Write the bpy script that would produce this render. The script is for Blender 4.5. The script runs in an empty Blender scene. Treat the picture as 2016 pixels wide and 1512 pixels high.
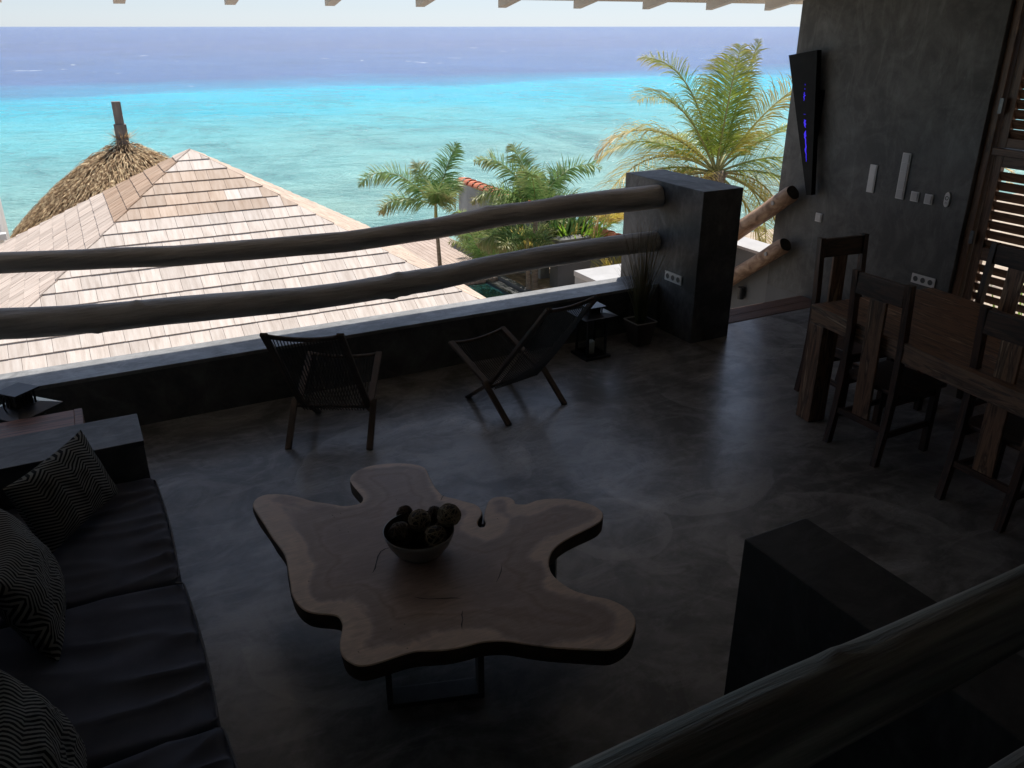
import bpy, bmesh, math, random
from math import sin, cos, pi, radians as R, hypot
from mathutils import Vector, Matrix, noise, geometry
random.seed(7)
S = bpy.context.scene
COL = S.collection

# ------------------------------------------------------------------ camera
CAMH = 2.42
cd = bpy.data.cameras.new('camera'); cam = bpy.data.objects.new('camera', cd); COL.objects.link(cam)
cam.location = (0, 0, CAMH)
cam.rotation_euler = (R(90 - 23.49), 0, R(-27.7))
cd.sensor_fit = 'HORIZONTAL'; cd.sensor_width = 36; cd.lens = 36 * 1620 / 2016
cd.clip_start = .03; cd.clip_end = 60000
S.camera = cam

# ------------------------------------------------------------------ light
SUN_EL, SUN_AZ = 63.0, 40.0            # azimuth measured from +Y (sea) towards +X
w = bpy.data.worlds.new('World'); S.world = w; w.use_nodes = True
nt = w.node_tree; nt.nodes.clear()
sky = nt.nodes.new('ShaderNodeTexSky'); sky.sky_type = 'NISHITA'; sky.sun_disc = False
sky.sun_elevation = R(SUN_EL); sky.sun_rotation = R(SUN_AZ)
sky.air_density = 1.0; sky.dust_density = .15; sky.ozone_density = 2.2
bg = nt.nodes.new('ShaderNodeBackground'); bg.inputs[1].default_value = .059
ow = nt.nodes.new('ShaderNodeOutputWorld')
hs = nt.nodes.new('ShaderNodeHueSaturation'); hs.inputs['Saturation'].default_value = .45
tint = nt.nodes.new('ShaderNodeMix'); tint.data_type = 'RGBA'; tint.blend_type = 'MULTIPLY'; tint.inputs[0].default_value = 1; tint.inputs[7].default_value = (.8, .9, 1.07, 1)
nt.links.new(sky.outputs[0], hs.inputs['Color']); nt.links.new(hs.outputs[0], tint.inputs[6]); nt.links.new(tint.outputs[2], bg.inputs[0]); nt.links.new(bg.outputs[0], ow.inputs[0])
sd = bpy.data.lights.new('sun', 'SUN'); sd.energy = 3.15; sd.angle = R(.53); sd.color = (1, .955, .89)
so = bpy.data.objects.new('sun', sd); COL.objects.link(so)
sv = Vector((sin(R(SUN_AZ)) * cos(R(SUN_EL)), cos(R(SUN_AZ)) * cos(R(SUN_EL)), sin(R(SUN_EL))))
so.rotation_euler = sv.to_track_quat('Z', 'Y').to_euler()
S.view_settings.view_transform = 'Standard'; S.view_settings.look = 'None'
S.view_settings.exposure = 0.95; S.view_settings.gamma = 1; S.view_settings.use_curve_mapping = False

# ------------------------------------------------------------------ helpers
_th = R(23.49); _yw = R(27.7)
def ray(u, v):
    a = (u - 1008) / 1620; b = (v - 756) / 1620
    fw = cos(_th) - b * sin(_th); dn = sin(_th) + b * cos(_th)
    return Vector((a * cos(_yw) + fw * sin(_yw), -a * sin(_yw) + fw * cos(_yw), -dn))
def at_z(u, v, z):
    r = ray(u, v); return Vector((0, 0, CAMH)) + r * ((z - CAMH) / r.z)

def link(o, parent=None):
    COL.objects.link(o)
    if parent is not None: o.parent = parent
    return o
def tag(o, label=None, cat=None, group=None, kind=None):
    if label: o['label'] = label
    if cat: o['category'] = cat
    if group: o['group'] = group
    if kind: o['kind'] = kind
    return o
def thing(name, loc, label, cat, group=None, rz=0):
    o = bpy.data.objects.new(name, None); link(o)
    o.location = loc; o.rotation_euler = (0, 0, rz); o.empty_display_size = .1
    return tag(o, label, cat, group)

class MB:
    def __init__(s): s.v = []; s.f = []; s.t = []; s.uv = None
    def add(s, vs, fs):
        n = len(s.v); s.v += [tuple(p) for p in vs]; s.f += [tuple(i + n for i in f) for f in fs]; return s
    def box(s, a, b, bev=0.0, M=None):
        """box from corner a to corner b, optional chamfer and matrix"""
        x0, y0, z0 = [min(p, q) for p, q in zip(a, b)]; x1, y1, z1 = [max(p, q) for p, q in zip(a, b)]
        if bev <= 0:
            vs = [(x, y, z) for z in (z0, z1) for y in (y0, y1) for x in (x0, x1)]
            fs = [(0, 2, 3, 1), (4, 5, 7, 6), (0, 1, 5, 4), (2, 6, 7, 3), (0, 4, 6, 2), (1, 3, 7, 5)]
        else:
            bm = bmesh.new(); bmesh.ops.create_cube(bm, size=1)
            for q in bm.verts:
                q.co = Vector(((x0 + x1) / 2 + q.co.x * (x1 - x0), (y0 + y1) / 2 + q.co.y * (y1 - y0), (z0 + z1) / 2 + q.co.z * (z1 - z0)))
            bmesh.ops.bevel(bm, geom=list(bm.edges), offset=bev, segments=2, affect='EDGES', profile=.6)
            bm.verts.index_update(); vs = [q.co.copy() for q in bm.verts]; fs = [[q.index for q in f.verts] for f in bm.faces]; bm.free()
        if M is not None: vs = [M @ Vector(p) for p in vs]
        return s.add(vs, fs)
    def beam(s, p, q, w, h, up=(0, 0, 1), bev=.003):
        """bar of section w x h from p to q"""
        p = Vector(p); q = Vector(q); d = q - p; L = d.length; d.normalize()
        x = d.cross(Vector(up))
        if x.length < 1e-4: x = d.cross(Vector((1, 0, 0)))
        x.normalize(); y = x.cross(d).normalized()
        M = Matrix((x, d, y)).transposed().to_4x4(); M.translation = p
        return s.box((-w / 2, 0, -h / 2), (w / 2, L, h / 2), bev, M)
    def tube(s, pts, rad, n=8, cap=True, fn=None):
        pts = [Vector(p) for p in pts]
        if not hasattr(rad, '__len__'): rad = [rad] * len(pts)
        b = len(s.v); prev = None
        for i, p in enumerate(pts):
            d = (pts[min(i + 1, len(pts) - 1)] - pts[max(i - 1, 0)]).normalized()
            if prev is None:
                u = d.cross(Vector((0, 0, 1)))
                if u.length < .05: u = d.cross(Vector((1, 0, 0)))
            else: u = prev - d * prev.dot(d)
            u.normalize(); prev = u; w_ = d.cross(u)
            for k in range(n):
                a = 2 * pi * k / n; r = rad[i] * (fn(i, a) if fn else 1)
                s.v.append(tuple(p + (u * cos(a) + w_ * sin(a)) * r))
        for i in range(len(pts) - 1):
            for k in range(n):
                a = b + i * n + k; c = b + i * n + (k + 1) % n
                s.f.append((a, c, c + n, a + n))
        if cap:
            s.f.append(tuple(b + k for k in range(n))[::-1]); s.f.append(tuple(b + (len(pts) - 1) * n + k for k in range(n)))
        return s
    def lathe(s, prof, c, n=32):
        b = len(s.v)
        for r, z in prof:
            for k in range(n): s.v.append((c[0] + r * cos(2 * pi * k / n), c[1] + r * sin(2 * pi * k / n), c[2] + z))
        for i in range(len(prof) - 1):
            for k in range(n): s.f.append((b + i * n + k, b + i * n + (k + 1) % n, b + (i + 1) * n + (k + 1) % n, b + (i + 1) * n + k))
        return s
    def build(s, name, mat, parent=None, smooth=False, loc=None, auto=False):
        off = Vector((0, 0, 0))
        if parent is not None:
            off = Vector(parent.location)
            if parent.parent is not None: off = off + Vector(parent.parent.location)
        elif loc is not None: off = Vector(loc)
        elif auto:
            xs, ys, zs = zip(*s.v); off = Vector(((min(xs) + max(xs)) / 2, (min(ys) + max(ys)) / 2, min(zs)))
        me = bpy.data.meshes.new(name)
        me.from_pydata([(p[0] - off.x, p[1] - off.y, p[2] - off.z) for p in s.v], [], s.f)
        if s.t:
            at = me.attributes.new('tone', 'FLOAT', 'POINT'); at.data.foreach_set('value', s.t)
        me.update()
        if smooth: me.polygons.foreach_set('use_smooth', [True] * len(me.polygons))
        if mat: me.materials.append(mat)
        o = bpy.data.objects.new(name, me); link(o, parent)
        if parent is None: o.location = off
        return o
def copy_tree(o, parent=None):
    c = o.copy(); link(c, parent)
    for ch in list(o.children): copy_tree(ch, c)
    return c

# ------------------------------------------------------------------ materials
def nodes(name):
    m = bpy.data.materials.new(name); m.use_nodes = True; n = m.node_tree; n.nodes.clear()
    out = n.nodes.new('ShaderNodeOutputMaterial'); p = n.nodes.new('ShaderNodeBsdfPrincipled')
    n.links.new(p.outputs[0], out.inputs[0]); return m, n, p, out
def ramp(n, fac, stops):
    r = n.nodes.new('ShaderNodeValToRGB'); e = r.color_ramp.elements
    while len(e) < len(stops): e.new(.5)
    for el, (pos, c) in zip(e, stops):
        el.position = pos; el.color = (*c, 1) if len(c) == 3 else c
    n.links.new(fac, r.inputs[0]); return r
def mapping(n, scale=(1, 1, 1), loc=(0, 0, 0), src='Object', rot=(0, 0, 0)):
    t = n.nodes.new('ShaderNodeTexCoord'); m = n.nodes.new('ShaderNodeMapping')
    m.inputs['Scale'].default_value = scale; m.inputs['Location'].default_value = loc; m.inputs['Rotation'].default_value = rot
    n.links.new(t.outputs[src], m.inputs[0]); return m
def ntex(n, vec, scale, detail=6, rough=.55, dist=0):
    t = n.nodes.new('ShaderNodeTexNoise'); t.inputs['Scale'].default_value = scale; t.inputs['Detail'].default_value = detail
    t.inputs['Roughness'].default_value = rough; t.inputs['Distortion'].default_value = dist
    n.links.new(vec, t.inputs['Vector']); return t
def mat(name, stops, scale=(1, 1, 1), ns=4, detail=6, dist=0, rough=.5, rough2=None, bump=.15, bs=None, bd=.01, rand=0, spec=.5, metal=0, transl=0, nr=.55, attr=False):
    m, n, p, out = nodes(name)
    mp = mapping(n, scale)
    vec = mp.outputs[0]
    oi = n.nodes.new('ShaderNodeObjectInfo')
    rsrc = oi.outputs['Random']
    if attr:
        aa = n.nodes.new('ShaderNodeAttribute'); aa.attribute_name = 'tone'; rsrc = aa.outputs['Fac']
    if rand:
        ad = n.nodes.new('ShaderNodeVectorMath'); ad.operation = 'ADD'; ml = n.nodes.new('ShaderNodeVectorMath'); ml.operation = 'SCALE'
        ml.inputs[0].default_value = (37, 17, 51); n.links.new(rsrc, ml.inputs['Scale'])
        n.links.new(vec, ad.inputs[0]); n.links.new(ml.outputs[0], ad.inputs[1]); vec = ad.outputs[0]
    t = ntex(n, vec, ns, detail, nr, dist)
    r = ramp(n, t.outputs[0], stops); col = r.outputs[0]
    if rand:
        h = n.nodes.new('ShaderNodeHueSaturation'); mr = n.nodes.new('ShaderNodeMapRange')
        mr.inputs[3].default_value = 1 - rand; mr.inputs[4].default_value = 1 + rand
        n.links.new(rsrc, mr.inputs[0]); n.links.new(mr.outputs[0], h.inputs['Value']); n.links.new(col, h.inputs['Color']); col = h.outputs[0]
    n.links.new(col, p.inputs['Base Color'])
    p.inputs['Roughness'].default_value = rough; p.inputs['Specular IOR Level'].default_value = spec; p.inputs['Metallic'].default_value = metal
    if rough2 is not None:
        mr2 = n.nodes.new('ShaderNodeMapRange'); mr2.inputs[1].default_value = .3; mr2.inputs[2].default_value = .7
        mr2.inputs[3].default_value = rough; mr2.inputs[4].default_value = rough2; n.links.new(t.outputs[0], mr2.inputs[0]); n.links.new(mr2.outputs[0], p.inputs['Roughness'])
    if bump:
        t2 = ntex(n, vec, bs or ns * 4, 6, .6, dist * .5); b = n.nodes.new('ShaderNodeBump'); b.inputs['Strength'].default_value = bump; b.inputs['Distance'].default_value = bd
        n.links.new(t2.outputs[0], b.inputs['Height']); n.links.new(b.outputs[0], p.inputs['Normal'])
    if transl:
        tr = n.nodes.new('ShaderNodeBsdfTranslucent'); mx = n.nodes.new('ShaderNodeMixShader'); mx.inputs[0].default_value = transl
        n.links.new(col, tr.inputs[0]); n.links.new(p.outputs[0], mx.inputs[1]); n.links.new(tr.outputs[0], mx.inputs[2]); n.links.new(mx.outputs[0], out.inputs[0])
    return m
def g(v): return (v, v, v)

# --- screed (floor)
def screed(name, dark, light, tint=(1.02, 1, .98), rough=(.2, .4), arcs=True, sc=1.0, warm=None):
    m, n, p, out = nodes(name); L = n.links
    mp = mapping(n, (1, 1, 1)); v = mp.outputs[0]
    a = ntex(n, v, .75 * sc, 7, .62, 1.6); b = ntex(n, v, 2.6 * sc, 8, .68, 2.2)
    st = mapping(n, (1, 3.4, 1), rot=(0, 0, .5)); c = ntex(n, st.outputs[0], 1.7 * sc, 8, .7, 1.2)
    ra = ramp(n, a.outputs[0], [(.36, g(0)), (.66, g(1))]); rb = ramp(n, b.outputs[0], [(.42, g(0)), (.62, g(1))]); rc = ramp(n, c.outputs[0], [(.5, g(0)), (.64, g(1))])
    def mth(op, x, y):
        q = n.nodes.new('ShaderNodeMath'); q.operation = op
        for i, k in enumerate((x, y)):
            if isinstance(k, (int, float)): q.inputs[i].default_value = k
            else: L.new(k, q.inputs[i])
        return q.outputs[0]
    f = mth('ADD', mth('MULTIPLY', ra.outputs[0], .42), mth('ADD', mth('MULTIPLY', rb.outputs[0], .24), mth('MULTIPLY', rc.outputs[0], .26)))
    if arcs:      # trowel sweeps: partial rings, masked by cloud noise
        for (cx, cy, rr, wd, ox) in ((2.9, 3.4, .62, .17, 3), (3.9, 4.2, .5, .13, 9), (1.5, 4.1, .75, .2, 15), (.75, 2.9, .55, .16, 22), (3.1, 2.2, .7, .16, 31), (4.9, 4.9, .6, .2, 40), (2.2, 3.0, .35, .1, 51)):
            sub = n.nodes.new('ShaderNodeVectorMath'); sub.operation = 'SUBTRACT'; L.new(v, sub.inputs[0]); sub.inputs[1].default_value = (cx, cy, 0)
            ln = n.nodes.new('ShaderNodeVectorMath'); ln.operation = 'LENGTH'; L.new(sub.outputs[0], ln.inputs[0])
            wob = mth('MULTIPLY', b.outputs[0], .12)
            dd = mth('ADD', ln.outputs['Value'], wob)
            in_ = n.nodes.new('ShaderNodeMapRange'); in_.inputs[1].default_value = rr - wd; in_.inputs[2].default_value = rr; L.new(dd, in_.inputs[0])
            ou = n.nodes.new('ShaderNodeMapRange'); ou.inputs[1].default_value = rr + .012; ou.inputs[2].default_value = rr; L.new(dd, ou.inputs[0])
            mm = mapping(n, (1, 1, 1), (ox, ox * 2, 0)); q = ntex(n, mm.outputs[0], 1.1, 3, .5, .4); rq = ramp(n, q.outputs[0], [(.48, g(0)), (.52, g(1))])
            f = mth('ADD', f, mth('MULTIPLY', mth('MULTIPLY', mth('MULTIPLY', in_.outputs[0], ou.outputs[0]), rq.outputs[0]), .3))
    spk = ntex(n, v, 26, 4, .7, .5); f = mth('ADD', f, mth('MULTIPLY', mth('SUBTRACT', spk.outputs[0], .5), .28))
    base = ramp(n, f, [(.12, tuple(dark * t for t in tint)), (.85, tuple(light * t for t in tint))])
    L.new(base.outputs[0], p.inputs['Base Color'])
    mr = n.nodes.new('ShaderNodeMapRange'); mr.inputs[3].default_value = rough[1]; mr.inputs[4].default_value = rough[0]; L.new(f, mr.inputs[0]); L.new(mr.outputs[0], p.inputs['Roughness'])
    bp = n.nodes.new('ShaderNodeBump'); bp.inputs['Strength'].default_value = .25; bp.inputs['Distance'].default_value = .004
    L.new(f, bp.inputs['Height']); L.new(bp.outputs[0], p.inputs['Normal'])
    p.inputs['Specular IOR Level'].default_value = .45
    if arcs: p.inputs['Coat Weight'].default_value = .35; p.inputs['Coat Roughness'].default_value = .22
    return m
M_floor = screed('floor_screed', .1, .4)
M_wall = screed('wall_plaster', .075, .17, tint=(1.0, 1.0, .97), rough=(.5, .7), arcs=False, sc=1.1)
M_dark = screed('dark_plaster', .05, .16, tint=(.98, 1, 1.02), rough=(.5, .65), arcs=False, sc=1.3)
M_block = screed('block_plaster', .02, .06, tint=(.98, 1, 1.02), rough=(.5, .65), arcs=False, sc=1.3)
M_skylit_sill = screed('skylit_sill_plaster', .16, .34, tint=(1.0, 1, 1.0), rough=(.35, .55), arcs=False, sc=2)
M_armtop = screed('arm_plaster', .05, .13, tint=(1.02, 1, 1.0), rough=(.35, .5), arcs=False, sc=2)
M_ext = mat('weathered_plaster', [(.3, (.2, .2, .2)), (.55, (.33, .33, .33)), (.75, (.45, .44, .43))], ns=1.5, rough=.8, bump=.3, bd=.01)
M_extdark = mat('grey_plaster', [(.3, (.1, .1, .1)), (.7, (.17, .17, .165))], ns=1.2, rough=.8, bump=.2)
M_pale = mat('pale_screed', [(.3, (.36, .35, .345)), (.7, (.47, .46, .455))], ns=2, rough=.7, bump=.1)
M_white = mat('white_plaster', [(.3, (.6, .6, .58)), (.7, (.78, .77, .75))], ns=2, rough=.7, bump=.1)
M_log = mat('weathered_log', [(.3, (.3, .285, .265)), (.5, (.5, .475, .445)), (.72, (.66, .63, .6))], scale=(1, 9, 9), ns=2.2, detail=8, rough=.6, bump=.8, bs=9, bd=.012, nr=.65)
M_log2 = mat('peeled_log', [(.3, (.13, .07, .04)), (.5, (.3, .18, .11)), (.72, (.5, .34, .22))], scale=(6, 1.6, 1.6), ns=5, detail=9, dist=.8, rough=.65, bump=.5, bs=9, bd=.01)
M_logend = mat('log_end_grain', [(.3, (.02, .016, .012)), (.7, (.05, .04, .03))], ns=20, rough=.9)
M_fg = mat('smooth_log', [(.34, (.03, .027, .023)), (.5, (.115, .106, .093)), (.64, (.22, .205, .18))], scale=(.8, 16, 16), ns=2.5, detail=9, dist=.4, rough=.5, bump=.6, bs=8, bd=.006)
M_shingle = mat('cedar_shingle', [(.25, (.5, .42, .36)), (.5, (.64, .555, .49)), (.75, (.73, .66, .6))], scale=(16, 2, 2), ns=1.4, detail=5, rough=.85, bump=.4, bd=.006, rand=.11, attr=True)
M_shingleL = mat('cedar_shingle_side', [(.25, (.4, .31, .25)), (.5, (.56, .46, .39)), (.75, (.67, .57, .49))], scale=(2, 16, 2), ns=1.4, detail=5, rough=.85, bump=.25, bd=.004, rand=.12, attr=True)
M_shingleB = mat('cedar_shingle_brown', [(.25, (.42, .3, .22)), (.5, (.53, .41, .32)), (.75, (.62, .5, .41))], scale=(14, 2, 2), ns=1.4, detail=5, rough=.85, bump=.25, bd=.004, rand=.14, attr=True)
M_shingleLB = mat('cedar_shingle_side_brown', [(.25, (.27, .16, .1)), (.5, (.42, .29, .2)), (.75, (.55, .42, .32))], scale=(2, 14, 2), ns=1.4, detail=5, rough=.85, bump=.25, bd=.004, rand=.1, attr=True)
M_raft = mat('white_painted_wood', [(.3, (.74, .7, .65)), (.7, (.82, .79, .75))], scale=(8, 1, 8), ns=2, rough=.5, bump=.1)
M_ceil = mat('ceiling_board', [(.3, (.62, .58, .53)), (.7, (.72, .68, .63))], scale=(1, 6, 1), ns=2, rough=.7, bump=.1)
M_steel = mat('black_steel', [(.3, g(.012)), (.7, g(.022))], ns=10, rough=.35, bump=.05)
M_steelg = mat('grey_steel', [(.3, g(.12)), (.7, g(.17))], ns=10, rough=.4, metal=.7, bump=.05)
M_lant = mat('lantern_metal', [(.3, (.028, .03, .036)), (.7, (.05, .052, .06))], ns=9, rough=.28, metal=.3, bump=.05)
M_plas = mat('white_switch_plastic', [(.3, (.62, .61, .6)), (.7, (.7, .69, .68))], ns=3, rough=.35, bump=0)
M_plas2 = mat('grey_switch_rocker', [(.3, (.46, .45, .45)), (.7, (.53, .52, .52))], ns=3, rough=.35, bump=0)
M_hole = mat('socket_recess', [(.3, g(.05)), (.7, g(.09))], ns=3, rough=.5, bump=0)
M_wax = mat('candle_wax', [(.3, (.7, .68, .63)), (.7, (.78, .76, .7))], ns=3, rough=.4, bump=0)
M_chairw = mat('dark_folding_wood', [(.3, (.035, .024, .018)), (.6, (.08, .054, .04)), (.8, (.14, .09, .065))], scale=(9, 2, 2), ns=4, detail=8, rough=.5, bump=.2)
M_cord = mat('black_cord', [(.3, g(.03)), (.7, g(.06))], scale=(1, 1, 1), ns=60, rough=.75, bump=.3)
M_fabric = mat('slate_fabric', [(.3, (.075, .08, .105)), (.7, (.115, .123, .158))], ns=6, rough=.92, bump=.25, bs=420, bd=.001, spec=.15)
M_piping = mat('grey_piping', [(.3, (.12, .122, .14)), (.7, (.17, .172, .19))], ns=30, rough=.9, bump=.2, spec=.2)
M_glass, _n, _p, _o = nodes('lantern_glass'); _p.inputs['Base Color'].default_value = (.9, .95, .95, 1); _p.inputs['Transmission Weight'].default_value = 1; _p.inputs['Roughness'].default_value = .02; _p.inputs['IOR'].default_value = 1.05
M_soil = mat('planter_soil', [(.3, (.16, .1, .06)), (.7, (.5, .36, .24))], ns=6, rough=.95, bump=.6, bd=.03)
M_bowl = mat('bowl_glaze', [(.3, (.2, .195, .185)), (.7, (.28, .27, .255))], ns=4, rough=.35, bump=.05)
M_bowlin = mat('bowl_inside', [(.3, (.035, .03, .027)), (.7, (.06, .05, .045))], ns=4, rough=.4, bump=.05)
M_ball = mat('dark_ball_core', [(.3, (.02, .014, .01)), (.7, (.05, .034, .024))], ns=12, rough=.8, bump=.4)
M_vine = mat('rattan_strand', [(.3, (.16, .12, .075)), (.7, (.4, .33, .22))], ns=25, rough=.6, bump=.2)
M_vine2 = mat('dark_vine_strand', [(.3, (.05, .035, .022)), (.7, (.13, .09, .06))], ns=25, rough=.6, bump=.2)
M_thatch = mat('dry_thatch', [(.32, (.13, .07, .035)), (.5, (.42, .28, .15)), (.64, (.85, .68, .42))], ns=14, detail=3, rough=.9, bump=0, transl=.15)
M_thatchb = mat('thatch_under', [(.3, (.05, .035, .02)), (.7, (.12, .085, .05))], ns=9, rough=.95, bump=.5)
M_post = mat('grey_post', [(.3, (.12, .1, .09)), (.7, (.22, .19, .17))], scale=(5, 5, 1), ns=4, rough=.8, bump=.3)
M_deck = mat('sun_bleached_deck', [(.3, (.34, .25, .2)), (.7, (.5, .4, .34))], scale=(12, 1, 1), ns=1.5, rough=.8, bump=.3, rand=.08)
M_deckin = mat('hardwood_decking', [(.3, (.13, .07, .05)), (.7, (.24, .14, .1))], scale=(1, 10, 1), ns=2, rough=.6, bump=.3, rand=.08)
M_tile = mat('terracotta', [(.3, (.42, .1, .05)), (.5, (.6, .19, .1)), (.8, (.68, .32, .2))], ns=6, rough=.75, bump=.3, rand=.12)
M_trunk = mat('palm_trunk', [(.3, (.12, .085, .06)), (.5, (.27, .21, .15)), (.8, (.4, .33, .25))], scale=(1, 1, 6), ns=4, rough=.9, bump=.6, bd=.02)
def leafmat(name, a, b, tip, transl=.35):
    m, n, p, out = nodes(name); L = n.links
    at = n.nodes.new('ShaderNodeAttribute'); at.attribute_name = 'tone'
    mp = mapping(n); t = ntex(n, mp.outputs[0], 3.5, 3)
    r = ramp(n, t.outputs[0], [(.35, a), (.65, b)])
    mx = n.nodes.new('ShaderNodeMix'); mx.data_type = 'RGBA'; L.new(at.outputs['Fac'], mx.inputs[0]); L.new(r.outputs[0], mx.inputs[6]); mx.inputs[7].default_value = (*tip, 1)
    L.new(mx.outputs[2], p.inputs['Base Color']); p.inputs['Roughness'].default_value = .45; p.inputs['Specular IOR Level'].default_value = .45
    tr = n.nodes.new('ShaderNodeBsdfTranslucent'); ms = n.nodes.new('ShaderNodeMixShader'); ms.inputs[0].default_value = transl
    L.new(mx.outputs[2], tr.inputs[0]); L.new(p.outputs[0], ms.inputs[1]); L.new(tr.outputs[0], ms.inputs[2]); L.new(ms.outputs[0], out.inputs[0]); return m
M_coco = leafmat('coconut_leaf', (.12, .22, .03), (.34, .44, .06), (.7, .52, .18))
M_cocoy = leafmat('coconut_leaf_yellowing', (.48, .42, .07), (.66, .56, .14), (.5, .3, .13))
M_cocob = leafmat('coconut_leaf_drying', (.38, .26, .1), (.5, .36, .14), (.3, .16, .08))
M_fox = leafmat('foxtail_leaf', (.1, .24, .07), (.3, .46, .16), (.46, .36, .18))
M_bright = leafmat('bright_leaf', (.17, .4, .03), (.4, .6, .08), (.35, .36, .08))
M_dkleaf = leafmat('dark_leaf', (.035, .09, .03), (.08, .15, .05), (.12, .16, .05))
M_stemg = mat('leaf_stalk', [(.3, (.25, .24, .08)), (.7, (.4, .36, .14))], ns=5, rough=.6, bump=0)
M_grass = leafmat('reed_blade', (.05, .07, .025), (.1, .11, .04), (.14, .1, .05), .2)
M_pot = mat('pot_zinc', [(.3, (.05, .042, .038)), (.7, (.09, .075, .068))], ns=8, rough=.45, bump=.1)
M_rim = mat('pot_rim', [(.3, (.3, .28, .26)), (.7, (.4, .38, .36))], ns=8, rough=.4, bump=.05)
M_sand = mat('coral_sand', [(.25, (.26, .19, .13)), (.5, (.46, .37, .28)), (.75, (.6, .52, .42))], ns=2.2, detail=10, nr=.7, rough=.95, bump=.8, bs=5, bd=.08)
M_rock = mat('coral_rock', [(.3, (.1, .075, .055)), (.7, (.42, .34, .26))], ns=3, rough=.95, bump=.8, bd=.05, rand=.3)
M_water = mat('pool_water', [(.3, (.012, .05, .05)), (.7, (.025, .1, .095))], ns=4, rough=.06, bump=.3, bs=5, bd=.02)
def woodmat(name, axis, lo, mid, hi, rough=.4, rand=.15, ns=2.0):
    sc = [11, 11, 11]; sc[axis] = 1.1
    return mat(name, [(.28, lo), (.45, mid), (.56, lo), (.72, hi)], scale=tuple(sc), ns=ns, detail=5, dist=1.1, rough=rough, bump=.15, bd=.003, rand=rand)
SH = ((.075, .042, .027), (.27, .15, .088), (.54, .36, .23))
M_shx = woodmat('sheesham_x', 0, *SH); M_shy = woodmat('sheesham_y', 1, *SH); M_shz = woodmat('sheesham_z', 2, *SH)
SD = ((.03, .017, .012), (.085, .042, .026), (.17, .09, .055))
M_sdx = woodmat('dark_sheesham_x', 0, *SD); M_sdz = woodmat('dark_sheesham_z', 2, *SD); M_sdy = woodmat('dark_sheesham_y', 1, *SD)
M_door = woodmat('door_hardwood', 2, (.1, .05, .03), (.22, .12, .07), (.34, .2, .12), rough=.45)
M_doory = woodmat('door_hardwood_rail', 1, (.1, .05, .03), (.22, .12, .07), (.34, .2, .12), rough=.45)
M_sidebox = woodmat('reddish_box_wood', 0, (.1, .045, .03), (.26, .12, .08), (.3, .22, .16), rough=.4)

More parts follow.
